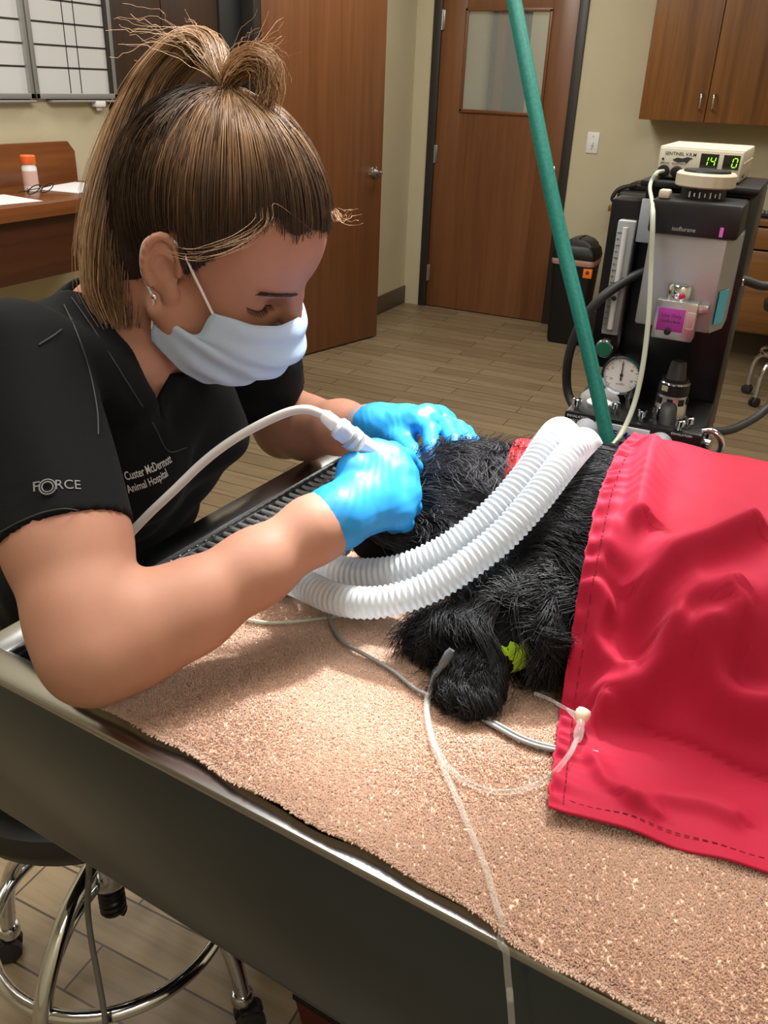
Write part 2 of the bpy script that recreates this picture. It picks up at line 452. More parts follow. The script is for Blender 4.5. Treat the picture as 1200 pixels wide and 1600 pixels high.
# rooms seen through the door pane and the doorway
struct('wall_corridor', MB().bb((XL-1.2, YB+1.75, 0), (-0.4, YB+1.85, ZC)).bb((-3.05, YB+0.12, 0), (-2.95, YB+1.75, ZC)).bb((-1.3, YB+0.12, 0), (-1.2, YB+1.75, ZC)), M['wall'])
area('corridor_lamp', (-1.95, YB+0.9, 2.6), 0.5, 9, (1.0, 0.96, 0.86))
obj('door_4', MB().bb((-2.60, YB+1.70, 0), (-2.49, YB+1.75, 2.1), 0.003), M['door_wood'], None, kind='structure')
obj('trim_4', MB().bb((-2.63, YB+1.68, 0), (-2.60, YB+1.75, 2.14)).bb((-2.49, YB+1.66, 0), (-2.33, YB+1.75, 2.14)), M['dark_frame'], None, kind='structure')
struct('wall_closet', MB().bb((XL-1.2, LY0-0.5, 0), (XL-1.1, LY1+0.5, ZC)).bb((XL-1.1, LY0-0.5, 0), (XL-0.12, LY0-0.4, ZC)).bb((XL-1.1, LY1+0.4, 0), (XL-0.12, LY1+0.5, ZC)), M['wall'])
# door frames
b = MB()
for x in (DX0, DX1): b.bb((x-0.028, YB-0.018, 0), (x+0.028, YB+0.13, DZ+0.03), 0.004)
b.bb((DX0, YB-0.018, DZ-0.03), (DX1, YB+0.13, DZ+0.03), 0.004)
struct('trim_1', b, M['dark_frame'])
b = MB()
for y in (LY0, LY1): b.bb((XL-0.13, y-0.028, 0), (XL+0.02, y+0.028, LZ+0.03), 0.004)
b.bb((XL-0.13, LY0, LZ-0.03), (XL+0.02, LY1, LZ+0.03), 0.004)
struct('trim_2', b, M['dark_frame'])

# door 1: closed door with a vision panel
d1 = thing('door_1', 'closed brown wood door with a tall glass pane and silver knob in the far wall', 'door', (-1.94, YB+0.02, 0)); d1['kind'] = 'structure'
x0, x1, wz0, wz1, wx0, wx1 = DX0+0.028, DX1-0.028, 1.285, 1.865, -2.212, -1.665
b = MB()
b.bb((x0, YB, 0.008), (wx0, YB+0.044, DZ-0.033), 0.002).bb((wx1, YB, 0.008), (x1, YB+0.044, DZ-0.033), 0.002)
b.bb((wx0, YB, 0.008), (wx1, YB+0.044, wz0)).bb((wx0, YB, wz1), (wx1, YB+0.044, DZ-0.033))
obj('panel', b, M['door_wood'], d1)
b = MB()
b.bb((wx0-0.004, YB-0.012, wz0-0.004), (wx1+0.004, YB+0.01, wz0+0.016), 0.003).bb((wx0-0.004, YB-0.012, wz1-0.016), (wx1+0.004, YB+0.01, wz1+0.004), 0.003)
b.bb((wx0-0.004, YB-0.012, wz0), (wx0+0.014, YB+0.01, wz1), 0.003).bb((wx1-0.014, YB-0.012, wz0), (wx1+0.004, YB+0.01, wz1), 0.003)
obj('pane_frame', b, M['door_wood'], d1)
glass = NT('door_glass'); glass.set(Base__Color=(0.9, 0.95, 0.9), Roughness=0.03)
_tr = glass.n('ShaderNodeBsdfTransparent'); _mx = glass.n('ShaderNodeMixShader'); _mx.inputs[0].default_value = 0.12
glass.l(_tr.outputs[0], _mx.inputs[1]); glass.l(glass.b.outputs[0], _mx.inputs[2]); glass.l(_mx.outputs[0], glass.out.inputs[0]); M['glass'] = glass.m
obj('glass_pane', MB().bb((wx0, YB+0.012, wz0), (wx1, YB+0.018, wz1)), M['glass'], d1)
kb = obj('knob_plate', MB().lathe([(0, 0.034), (0.006, 0.033), (0.010, 0.024), (0.012, 0.012)], (-1.567, YB, 0.978), (0, -1, 0)), M['chrome'], d1)
obj('knob', MB().lathe([(0, 0.011), (0.025, 0.011), (0.03, 0.024), (0.045, 0.030), (0.058, 0.024), (0.062, 0.008)], (-1.567, YB-0.010, 0.978), (0, -1, 0)), M['chrome'], kb)
for z in (0.24, 1.02, 1.80):
    obj('hinge', MB().bb((x0-0.010, YB-0.008, z-0.055), (x0+0.018, YB+0.001, z+0.055), 0.002).cyl((x0+0.002, YB-0.009, z-0.056), (x0+0.002, YB-0.009, z+0.056), 0.007, n=12), M['steel_satin'], d1)

# door 2: the wide-open door
HG, ED = np.array([-2.535, 3.90]), np.array([-2.300, 4.775])
dd = nrm(np.append(ED-HG, 0)); dn = np.array([dd[1], -dd[0], 0]); L2 = np.linalg.norm(ED-HG)
d2 = thing('door_2', 'plain brown wood door standing wide open against the left wall with a silver lever', 'door', (HG[0], HG[1], 0)); d2['kind'] = 'structure'
cc = (np.append(HG, 0)+np.append(ED, 0))/2 - dn*0.022
obj('panel', MB().box(cc+np.array([0, 0, 1.02]), (L2, 0.044, 2.02), bev=0.002, axes=(dd, np.cross([0, 0, 1], dd), (0, 0, 1))), M['door_wood'], d2)
lp = np.append(ED, 0)-dd*0.065+np.array([0, 0, 0.975])
ro = obj('lever_rose', MB().lathe([(0, 0.032), (0.006, 0.031), (0.009, 0.02), (0.030, 0.011), (0.045, 0.011)], lp, dn), M['chrome'], d2)
obj('lever', MB().tube(smooth_path([lp+dn*0.045+dd*0.01, lp+dn*0.048-dd*0.02, lp+dn*0.047-dd*0.06, lp+dn*0.040-dd*0.105], 5), [0.011]*5+[0.0095]*5+[0.008]*5+[0.006], 10), M['chrome'], ro)
obj('latch_plate', MB().box(np.append(ED, 0.975)-dn*0.022+dd*0.001, (0.003, 0.026, 0.06), axes=(dd, np.cross([0, 0, 1], dd), (0, 0, 1))), M['steel_satin'], d2)
# dark panelled wardrobe door seen inside the doorway
d3 = thing('door_3', 'dark brown closet door in the doorway behind the hair', 'door', (XL-0.06, 3.3, 0)); d3['kind'] = 'structure'
obj('panel', MB().bb((XL-0.10, LY0+0.03, 0.01), (XL-0.06, 3.26, LZ-0.03), 0.003).bb((XL-0.10, 3.265, 0.01), (XL-0.06, 3.66, LZ-0.03), 0.003), M['door_dark'], d3)
struct('trim_3', MB().bb((XL-0.125, 3.66, 0.01), (XL-0.05, LY1-0.028, LZ-0.03), 0.004), plain('dark_gap', (0.006, 0.006, 0.007), 0.6))
# light switch
sx, sz = -1.32, 1.151
sw = thing('light_switch', 'white light switch plate on the khaki wall right of the closed door', 'switch', (sx, YB, sz-0.06))
obj('plate', MB().bb((sx-0.037, YB-0.006, sz-0.06), (sx+0.037, YB, sz+0.06), 0.003), M['white_plastic'], sw)
obj('toggle', MB().box((sx, YB-0.010, sz-0.004), (0.010, 0.016, 0.024), bev=0.002), M['white_plastic'], sw)
for z in (-0.035, 0.035): obj('screw', MB().lathe([(0, 0.004), (0.001, 0.003)], (sx, YB-0.006, sz+z), (0, -1, 0), 10), M['steel_satin'], sw)

# wall cabinet
cy = YB-0.33; cz0 = 1.31
wc = thing('wall_cabinet', 'oak wall cabinet with two bar handles in the top right corner', 'cabinet', (-0.3, YB, cz0))
obj('body', MB().bb((-1.006, cy+0.02, cz0), (0.30, YB, 2.35), 0.002), M['oak'], wc)
for xa, xb, hx in ((-1.004, -0.652, -0.684), (-0.648, -0.262, -0.618), (-0.258, 0.30, 0.25)):
    dr = obj('door', MB().bb((xa, cy, cz0-0.004), (xb, cy+0.02, 2.35), 0.003), M['oak'], wc)
    obj('handle', MB().tube(smooth_path([(hx, cy, cz0+0.06), (hx, cy-0.022, cz0+0.066), (hx, cy-0.027, cz0+0.10), (hx, cy-0.022, cz0+0.134), (hx, cy, cz0+0.14)], 5), 0.006, 10), M['chrome'], dr)

# right-hand desk with drawers
DY = 5.42
dk = thing('desk', 'oak desk with drawers against the far wall behind the anesthesia machine', 'desk', (-0.2, DY, 0))
obj('worktop', MB().bb((-1.10, DY-0.02, 0.80), (1.2, YB-0.013, 0.835), 0.004), M['oak_h'], dk)
obj('side_panel', MB().bb((-1.065, DY, 0), (-0.965, YB-0.013, 0.80), 0.002), M['oak'], dk)
obj('side_panel', MB().bb((0.02, DY, 0), (0.05, YB-0.013, 0.80), 0.002), M['oak'], dk)
obj('back_panel', MB().bb((-0.965, YB-0.05, 0.3), (0.02, YB-0.03, 0.80)), M['oak'], dk)
for z0, z1 in ((0.675, 0.79), (0.49, 0.665), (0.21, 0.48)):
    q = obj('drawer', MB().bb((-0.45, DY-0.02, z0), (0.015, DY+0.27, z1), 0.004), M['oak_h'], dk)
# black case on the desk
cs = thing('equipment_case', 'black soft case lying on the desk behind the machine', 'case', (-0.90, 5.56, 0.835))
g = MB(); g.box((-0.82, 5.565, 0.880), (0.50, 0.27, 0.085), bev=0.03, seg=4); obj('body', g, M['black_rubber'], cs)
obj('lid', MB().box((-0.80, 5.575, 0.940), (0.42, 0.22, 0.045), bev=0.014, seg=3), M['black_plastic'], cs)
obj('strap', MB().tube(smooth_path([(-0.97, 5.47, 0.955), (-1.06, 5.44, 0.925), (-1.09, 5.44, 0.865), (-1.04, 5.45, 0.852)], 6), 0.012, 8), M['black_rubber'], cs)
# keyboard
ky = thing('keyboard', 'dark keyboard with grey keys at the right end of the desk', 'keyboard', (-0.05, 5.56, 0.835))
kx, kyy, kz = -0.28, 5.55, 0.845
obj('body', MB().bb((kx, kyy-0.08, 0.835), (kx+0.45, kyy+0.08, 0.857), 0.006), M['black_plastic'], ky)
g = MB()
for i in range(5):
    for j in range(15): g.box((kx+0.025+j*0.0285, kyy-0.06+i*0.029, 0.860), (0.024, 0.024, 0.008), bev=0.003, seg=1)
obj('keys', g, plain('key_grey', srgb(120, 125, 128), 0.6), ky)
# bin
bx, by = -1.238, 5.37
bn = thing('waste_bin', 'black swing-lid bin with an orange sticker beside the desk end', 'bin', (bx, by, 0))
def rect_ring(cx, cy, z, w, d, r=0.03, n=5):
    P = []
    for sx_, sy_, a0 in ((1, 1, 0), (-1, 1, 90), (-1, -1, 180), (1, -1, 270)):
        for k in range(n):
            a = math.radians(a0+90*k/(n-1)); P.append((cx+sx_*(w/2-r)+r*math.cos(a), cy+sy_*(d/2-r)+r*math.sin(a), z))
    return P
def loft(rings, cap=True):
    g = MB(); n = len(rings[0]); V = [p for r in rings for p in r]
    Fa = [(i*n+k, i*n+(k+1) % n, (i+1)*n+(k+1) % n, (i+1)*n+k) for i in range(len(rings)-1) for k in range(n)]
    if cap: Fa += [tuple(range(n))[::-1], tuple((len(rings)-1)*n+k for k in range(n))]
    return g.add(V, Fa)
obj('bucket', loft([rect_ring(bx, by, z, w, w*0.85) for z, w in ((0, 0.20), (0.02, 0.215), (0.50, 0.255))]), M['black_plastic'], bn)
obj('liner', loft([rect_ring(bx, by, z, w, w*0.85) for z, w in ((0.49, 0.258), (0.505, 0.265), (0.522, 0.262), (0.53, 0.25))]), plain('pink_bag', srgb(170, 130, 120), 0.4), bn)
obj('lid', loft([rect_ring(bx, by, z, w, w*0.85) for z, w in ((0.525, 0.266), (0.545, 0.270), (0.585, 0.25), (0.60, 0.22))]), M['black_plastic'], bn)
obj('flap', loft([rect_ring(bx+0.02, by, z, w, 0.18) for z, w in ((0.595, 0.19), (0.615, 0.17), (0.635, 0.12), (0.645, 0.05))]), plain('bin_flap', (0.03, 0.03, 0.032), 0.4), bn)
fy = by-0.25*0.85/2
st = obj('sticker', MB().bb((bx+0.075, fy-0.003, 0.425), (bx+0.127, fy+0.02, 0.480), 0.001), plain('orange_label', srgb(240, 120, 30), 0.5), bn)
obj('sticker_mark', MB().lathe([(0, 0.012), (0.0006, 0.012)], (bx+0.101, fy-0.003, 0.457), (0, -1, 0), 12), plain('label_mark', srgb(120, 50, 10), 0.5), st)
# rolling stool far right
def caster(g_w, g_f, p, yaw):
    c_, s_ = math.cos(yaw), math.sin(yaw); ax = np.array([-s_, c_, 0]); p = np.array(p)
    for sd in (-1, 1): g_w.lathe([(-0.008, 0.020), (-0.006, 0.025), (0.006, 0.025), (0.008, 0.020)], p+ax*0.012*sd+np.array([0, 0, 0.025]), ax, 18)
    g_f.box(p+np.array([0, 0, 0.042]), (0.035, 0.03, 0.02), yaw, 0.008)
fs = thing('rolling_stool', 'chrome-legged rolling stool under the desk at the far right', 'stool', (0.075, 4.81, 0))
obj('seat', MB().lathe([(0, 0.17), (0.01, 0.19), (0.05, 0.195), (0.07, 0.17), (0.075, 0.0)], (0.075, 4.81, 0.47), (0, 0, 1)), M['black_rubber'], fs)
obj('post', MB().cyl((0.075, 4.81, 0.2), (0.075, 4.81, 0.47), 0.025), M['chrome'], fs)
for k in range(5):
    a = math.radians(158+72*k); e = np.array([math.cos(a), math.sin(a), 0]); c0 = np.array([0.075, 4.81, 0])
    lg = obj('leg', MB().tube(smooth_path([c0+e*0.02+np.array([0, 0, 0.24]), c0+e*0.12+np.array([0, 0, 0.235]), c0+e*0.18+np.array([0, 0, 0.19]), c0+e*0.19+np.array([0, 0, 0.05])], 6), 0.013, 12), M['chrome'], fs)
    gw, gf = MB(), MB(); caster(gw, gf, c0+e*0.19, a); obj('caster', gw, M['black_rubber'], lg)
obj('foot_ring', MB().tube([(0.075+0.15*math.cos(q), 4.81+0.15*math.sin(q), 0.26) for q in np.linspace(0, 2*math.pi, 40, endpoint=False)], 0.009, 10, closed=True), M['chrome'], fs)

# wall boards on the left wall
def board(y0, y1, z0, z1, label, vl, hl, tilt=0):
    t = thing('whiteboard', label, 'whiteboard', (XL, (y0+y1)/2, z0), 'framed wall boards')
    obj('writing_surface', MB().bb((XL+0.004, y0, z0), (XL+0.010, y1, z1)), plain('board_white', (0.62, 0.63, 0.64), 0.25), t)
    g = MB(); w = 0.018
    for a, b_ in (((y0, z0), (y1, z0+w)), ((y0, z1-w), (y1, z1)), ((y0, z0), (y0+w, z1)), ((y1-w, z0), (y1, z1))):
        g.bb((XL+0.001, a[0], a[1]), (XL+0.022, b_[0], b_[1]), 0.002)
    obj('frame', g, plain('aluminium_frame', (0.42, 0.43, 0.42), 0.4, 0.6), t)
    g = MB(); k = plain('board_lines', (0.02, 0.02, 0.02), 0.5)
    for y in vl: g.bb((XL+0.0095, y-0.002, z0+w), (XL+0.0108, y+0.002, z1-w))
    for z in hl: g.bb((XL+0.0095, y0+w, z-0.003), (XL+0.0108, y1-w, z+0.003))
    obj('grid_lines', g, k, t)
    obj('pen_rail', MB().bb((XL, y0+0.06, z0-0.012), (XL+0.035, y1-0.005, z0-0.004), 0.003), plain('rail_alu', (0.4, 0.4, 0.4), 0.4, 0.6), t)
    return t
HL = [onx(90, v, XL)[2] for v in (105, 68, 33, 0, -30, -60)]
HL = sorted(1.375+0.070*k for k in range(1, 8))
board(2.452, 2.865, 1.345, 1.93, 'right framed white board with black grid lines above the pill bottle', [2.63, 2.685], HL)
board(2.02, 2.445, 1.345, 1.93, 'left framed white board with black grid lines cut by the picture edge', [2.20, 2.25], HL)
mk = thing('magnet_clip', 'small white clip hanging on the bottom edge of the right board', 'clip', (XL+0.02, 2.745, 1.305))
obj('body', MB().bb((XL+0.012, 2.725, 1.318), (XL+0.04, 2.775, 1.338), 0.004), M['white_plastic'], mk)
obj('tab', MB().bb((XL+0.018, 2.74, 1.305), (XL+0.028, 2.765, 1.32), 0.003), M['white_plastic'], mk)
# wall counter under the boards
CT = 1.07
ct = thing('wall_counter', 'wall-hung wooden counter with back ledge on the left wall', 'counter', (XL, 2.1, CT-0.25))
CX, CY1 = XL+0.40, 2.60
obj('top', MB().bb((XL+0.001, 0.9, CT-0.045), (CX, CY1, CT), 0.008), M['counter_wood'], ct)
g = MB(); P = [(XL+0.001, 0.9, CT), (XL+0.001, CY1-0.0, CT), (XL+0.001, CY1-0.0, CT+0.10), (XL+0.001, CY1-0.03, CT+0.135), (XL+0.001, 0.9, CT+0.14)]
g.prism(P, (1, 0, 0), 0.022); obj('back_ledge', g, M['counter_wood'], ct)
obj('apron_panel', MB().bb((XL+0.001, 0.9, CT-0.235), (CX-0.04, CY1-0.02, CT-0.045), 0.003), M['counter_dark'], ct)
# things on the counter
pb = onx(46, 268, XL+0.16); pb = np.array([XL+0.16, pb[1], CT])
bt = thing('pill_bottle', 'white pill bottle with an orange cap on the wall counter', 'bottle', pb)
obj('body', MB().lathe([(0, 0.022), (0.002, 0.024), (0.075, 0.024), (0.082, 0.020), (0.088, 0.020)], pb, (0, 0, 1), 24), M['white_plastic'], bt)
obj('cap', MB().lathe([(0, 0.0235), (0.002, 0.0245), (0.024, 0.0245), (0.027, 0.022)], pb+np.array([0, 0, 0.086]), (0, 0, 1), 28), plain('orange_cap', srgb(235, 110, 45), 0.4), bt)
obj('label', MB().lathe([(0.018, 0.0243), (0.065, 0.0243)], pb, (0, 0, 1), 24, cap=False), plain('pink_label', srgb(215, 180, 172), 0.6), bt)
def sheet_of_paper(c, w, h, a, label, n):
    g = MB()
    for k in range(n): g.box((c[0]+0.004*k, c[1]+0.006*k, CT+0.001+0.0012*k), (w, h, 0.001), a+0.08*k)
    return setp(obj('paper_sheet', g, M['paper'], None, False), label, 'paper', 'papers on the wall counter')
pp = onx(125, 271, XL+0.2); sheet_of_paper((XL+0.20, pp[1]-0.02), 0.2, 0.25, 0.1, 'white paper sheet lying on the counter right of the pill bottle', 2)
pp = onx(5, 276, XL+0.25); sheet_of_paper((XL+0.25, pp[1]-0.08), 0.2, 0.26, -0.15, 'white paper sheet at the picture edge left of the pill bottle', 1)
gp = onx(60, 270, XL+0.26)
eg = thing('eyeglasses', 'folded pair of eyeglasses lying by the pill bottle', 'glasses', (gp[0], gp[1], CT))
g = MB()
for s_ in (-0.028, 0.028): g.tube([(XL+0.26+0.019*math.cos(q), gp[1]+s_+0.022*math.sin(q), CT+0.020+0.016*math.sin(q+1.57)) for q in np.linspace(0, 2*math.pi, 20, endpoint=False)], 0.0016, 6, closed=True)
g.tube([(XL+0.26, gp[1]-0.006, CT+0.03), (XL+0.26, gp[1]+0.006, CT+0.03)], 0.0014, 6); obj('frame', g, M['black_plastic'], eg)
g = MB()
for s_ in (-0.05, 0.05): g.tube([(XL+0.255, gp[1]+s_, CT+0.025), (XL+0.18, gp[1]-s_*0.5, CT+0.004)], 0.0015, 6)
obj('temples', g, M['black_plastic'], eg)
# ================================================================== the treatment table
TA = math.radians(-5.0); TO = np.array([-0.604, 0.405]); ZT = 0.97
TU = np.array([math.cos(TA), math.sin(TA), 0]); TV = np.array([-math.sin(TA), math.cos(TA), 0]); TZ = np.array([0, 0, 1.0])
TL, TW = 1.55, 0.625
def T(u, v, z): return np.array([TO[0], TO[1], z]) + TU*u + TV*v
def TI(p): d = np.array([p[0]-TO[0], p[1]-TO[1], 0]); return d @ TU, d @ TV
def tbox(mb, u0, u1, v0, v1, z0, z1, bev=0.0, mi=0): return mb.box(T((u0+u1)/2, (v0+v1)/2, (z0+z1)/2), (u1-u0, v1-v0, z1-z0), TA, bev, mi=mi)
tb = thing('treatment_table', 'stainless steel wet table with a slotted grate and deep front apron', 'table', T(TL/2, TW/2, 0))
g = MB(); R_ = 0.040
tbox(g, -0.006, TL, 0, 0.034, ZT-0.011, ZT, 0.005); tbox(g, -0.006, TL, TW-R_, TW, ZT-0.011, ZT, 0.005)
tbox(g, -0.006, 0.0295, 0.002, TW-0.002, ZT-0.0112, ZT-0.0002, 0.003); tbox(g, TL-R_, TL, 0.002, TW-0.002, ZT-0.0112, ZT-0.0002, 0.005)
obj('rim', g, M['rim_steel'], tb)
g = MB()
tbox(g, 0.025, TL-R_, 0.030, 0.034, ZT-0.10, ZT-0.006); tbox(g, R_-0.004, TL-R_, TW-R_, TW-R_+0.004, ZT-0.10, ZT-0.006)
tbox(g, 0.025, 0.029, 0.03, TW-R_, ZT-0.10, ZT-0.006); tbox(g, TL-R_, TL-R_+0.004, R_, TW-R_, ZT-0.10, ZT-0.006); tbox(g, R_-0.004, TL-R_, R_, TW-R_, ZT-0.105, ZT-0.10)
obj('basin', g, M['steel'], tb)
g = MB()
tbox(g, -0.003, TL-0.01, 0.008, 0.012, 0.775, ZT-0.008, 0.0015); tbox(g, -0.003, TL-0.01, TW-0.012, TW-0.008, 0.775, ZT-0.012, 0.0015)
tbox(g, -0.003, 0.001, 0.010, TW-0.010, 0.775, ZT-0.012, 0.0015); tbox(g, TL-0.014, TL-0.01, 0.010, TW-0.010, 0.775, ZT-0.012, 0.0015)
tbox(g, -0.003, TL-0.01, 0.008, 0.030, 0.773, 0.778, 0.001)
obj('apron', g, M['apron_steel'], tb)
# grate: bars along the table, cross rods below, bent frame rod
g = MB(); vv = 0.052
while vv < TW-R_-0.010:
    g.tube([T(0.033, vv, ZT-0.0085), T(TL-R_-0.01, vv, ZT-0.0085)], 0.0028, 8); vv += 0.0145
for uu in (0.040, 0.06, 0.30, 0.60, 0.9, 1.2, TL-R_-0.012): g.tube([T(uu, R_+0.012, ZT-0.0150), T(uu, TW-R_-0.012, ZT-0.0150)], 0.0036, 8)
obj('grate', g, plain('grate_steel', (0.62, 0.63, 0.64), 0.32, 0.7), tb)
rod = smooth_path([T(0.050, 0.085, ZT-0.03), T(0.049, 0.072, ZT-0.010), T(0.051, 0.050, ZT-0.004), T(0.064, 0.040, ZT-0.004), T(0.10, 0.0385, ZT-0.005), T(0.4, 0.0385, ZT-0.007)], 7)
obj('grate_handle', MB().tube(rod, 0.0042, 10), M['chrome'], tb)
g = MB(); tbox(g, 0.50, 1.05, 0.12, 0.50, 0.06, ZT-0.105, 0.02); obj('pedestal', g, M['black_paint'], tb)
g = MB(); tbox(g, 0.35, 1.25, 0.06, 0.56, 0.0, 0.065, 0.012); obj('base_plate', g, M['black_paint'], tb)

# red crate under the table
rc = thing('storage_tub', 'dark red tub on the floor under the table front', 'tub', T(0.20, 0.42, 0))
g = MB()
def tring(u, v, z, w, d): return [tuple(T(u+a*w/2, v+b*d/2, z)) for a, b in ((-1, -1), (1, -1), (1, 1), (-1, 1))]
U0, V0 = 0.215, 0.455
obj('body', loft([tring(U0, V0, 0, 0.21, 0.16), tring(U0, V0, 0.09, 0.235, 0.18)]), plain('dark_red_plastic', (0.10, 0.008, 0.01), 0.4), rc)
obj('lid', loft([tring(U0, V0, 0.09, 0.24, 0.185), tring(U0, V0, 0.105, 0.24, 0.185), tring(U0, V0, 0.115, 0.22, 0.165)]), M['black_plastic'], rc)

# ------------------------------------------------------------------ towel
def towel_front(u): return 0.026-0.040*u + 0.0022*math.sin(u*31)+0.0015*math.sin(u*77)
def towel_z(u, v):
    z = 0.9795 + 0.0022*np.sin(u*19+v*11)+0.0016*np.sin(u*41-v*33)
    # soft creases where the cloth has been pushed up
    for (u0, v0, du, dv, a, w) in ((0.20, 0.20, 0.8, 0.6, 0.009, 0.020), (0.27, 0.26, 0.9, -0.3, 0.010, 0.018), (0.22, 0.30, 0.95, 0.2, 0.008, 0.016), (0.33, 0.15, 1, -0.12, 0.003, 0.03), (0.30, 0.09, 1, 0.1, 0.0025, 0.03)):
        s = (u-u0)*du+(v-v0)*dv; d = -(u-u0)*dv+(v-v0)*du
        z = z + a*np.exp(-(d/w)**2-(s/0.11)**2)
    return z
tw_ = thing('bath_towel', 'tan terry towel spread over the steel table under the black dog', 'towel', T(0.6, 0.3, ZT))
nu, nv = 150, 80; G = np.zeros((nu, nv, 3))
for i, uu in enumerate(np.linspace(0, 1, nu)):
    for j, q in enumerate(np.linspace(0, 1, nv)):
        u = 0.088+0.012*math.sin(q*5)+0.03*q + uu*1.15; v = towel_front(u)+q*(0.565-towel_front(u))
        e = min(q/0.012, 1, uu/0.006); zz = towel_z(u, v)-0.004*(1-e)
        G[i, j] = T(u, v, zz)
M['towel'] = plain('terry_base', srgb(230, 202, 180), 0.95, spec=0.1, var=0.1, scale=120)
def towel_pile_mat():
    t = NT('terry_pile'); t.set(Roughness=0.95, Specular__IOR__Level=0.1)
    t.b.inputs['Sheen Weight'].default_value = 0.1
    tl = t.n('ShaderNodeBsdfTranslucent'); tl.inputs[0].default_value = (*srgb(240, 216, 198), 1); mx = t.n('ShaderNodeMixShader'); mx.inputs[0].default_value = 0.55
    t.l(t.b.outputs[0], mx.inputs[1]); t.l(tl.outputs[0], mx.inputs[2]); t.l(mx.outputs[0], t.out.inputs[0])
    f = t.noise(t.coord(), 14.0, 3); st = t.noise(t.coord(), 7.0, 2)
    t.l(t.ramp(f, [(0.3, srgb(238, 212, 192)), (0.6, srgb(246, 222, 204)), (0.75, srgb(239, 210, 186))]), t.b.inputs['Base Color']); return t.m
M['pile'] = towel_pile_mat()
obj('cloth', MB().sheet(G, 0.007), M['towel'], tw_)
NP = 430000
# where the photo shows the pile: front strip dense, the covered part left bare
U = RNG.uniform(0.09, 0.95, NP); V = RNG.random(NP)
tf = 0.026-0.040*U + 0.0022*np.sin(U*31)+0.0015*np.sin(U*77)
V = tf + V*(0.50-tf)
k = (U > 0.088+0.03*(V-tf)/0.54) & ~((U > 0.58) & (V > 0.19)) & ~((U > 0.5) & (V > 0.28))
edge = RNG.uniform(0.09, 0.95, 9000); ef = 0.026-0.040*edge+0.0022*np.sin(edge*31)+0.0015*np.sin(edge*77)
U = np.concatenate([U[k], edge]); V = np.concatenate([V[k], ef+RNG.uniform(0, 0.004, 9000)]); n = len(U)
le = RNG.uniform(0.03, 0.42, 2500); U = np.concatenate([U, 0.09+0.03*le/0.54+RNG.uniform(0, 0.004, 2500)]); V = np.concatenate([V, le]); n = len(U)
P0 = np.stack([TO[0]+TU[0]*U+TV[0]*V, TO[1]+TU[1]*U+TV[1]*V, towel_z(U, V)-0.001], 1)
lean = np.stack([0.30*np.sin(U*26+V*17)+RNG.normal(0, 0.20, n), 0.30*np.cos(U*15-V*29)-0.15+RNG.normal(0, 0.20, n)], 1)
near = np.concatenate([np.zeros(n-11500), np.ones(9000), np.zeros(2500)])
ln = np.where(near > 0, RNG.uniform(0.0035, 0.006, n), RNG.uniform(0.0027, 0.0033, n))
D1 = np.stack([lean[:, 0], lean[:, 1]-near*0.9, np.ones(n)-near*0.4], 1); D1 /= np.linalg.norm(D1, axis=1, keepdims=True)
D2 = D1+RNG.normal(0, 0.22, (n, 3)); D2[:, 2] *= 0.5
PS = np.stack([P0, P0+D1*ln[:, None]*0.6, P0+D1*ln[:, None]*0.7+D2*ln[:, None]*0.45], 1)
V_, Q_, c_ = strands_geo(PS, 0.00066, 0.00060)
fast_mesh('pile', V_, Q_, M['pile'], tw_, kind='stuff')

# ------------------------------------------------------------------ red blanket over the body
def sstep(x, a, b): t = np.clip((x-a)/(b-a), 0, 1); return t*t*(3-2*t)
def bl_left(v):
    return np.interp(v, [0.08, 0.104, 0.18, 0.267, 0.335, 0.436, 0.52, 0.62], [0.527, 0.523, 0.502, 0.477, 0.463, 0.449, 0.443, 0.44])
def bl_front(u): return 0.104+0.20*(u-0.523)
def hump(u, v):
    r = np.clip((v-0.425)/0.205, -1, 1); s = np.sqrt(np.clip(1-np.abs(r)**2.3, 0, 1))
    h = 0.148+0.008*sstep(u, 0.5, 0.64)
    return h*s*sstep(v, 0.17, 0.30)
RID = []
def base_bl(u, v): return 0.988+hump(u, v)
def hit(px, py):
    d = ray(px, py); lo = 0.35
    for t in np.linspace(0.30, 1.3, 500):
        p = CP+d*(t/F_PX); u, v = TI(p)
        if p[2] < base_bl(u, v): return u, v
    return TI(onz(px, py, 0.99))
def ridge(pts, a, w, skew=0.0):
    RID.append(([hit(800+x/2.1625, 660+y/2.1625) for x, y in pts], a, w, skew))
ridge([(470, 100), (435, 230), (415, 340)], 0.010, 0.016)
ridge([(352, 160), (330, 300), (300, 460)], 0.004, 0.012)
ridge([(780, 400), (640, 455), (520, 500), (455, 570)], 0.013, 0.016)
ridge([(700, 640), (610, 640), (550, 700), (520, 780)], 0.010, 0.014)
ridge([(300, 1010), (420, 965), (490, 880), (600, 820), (720, 780)], 0.016, 0.015)
ridge([(630, 880), (680, 950), (760, 985), (865, 985)], 0.012, 0.011)
ridge([(270, 740), (300, 810), (380, 860)], 0.006, 0.010)
ridge([(760, 720), (865, 700)], 0.010, 0.02)
ridge([(270, 1140), (310, 1230), (400, 1300), (470, 1330)], 0.0035, 0.008)
ridge([(400, 1300), (500, 1275), (640, 1300), (740, 1340)], 0.004, 0.012)
ridge([(220, 560), (270, 600), (310, 640)], 0.006, 0.009)
ridge([(390, 560), (380, 660), (400, 760)], -0.008, 0.016)
ridge([(800, 800), (865, 830)], -0.008, 0.02)
def seg_d(U, V, a, b):
    d = np.array(b)-np.array(a); L = max(d.dot(d), 1e-9); t = np.clip(((U-a[0])*d[0]+(V-a[1])*d[1])/L, 0, 1)
    return np.hypot(U-a[0]-t*d[0], V-a[1]-t*d[1])
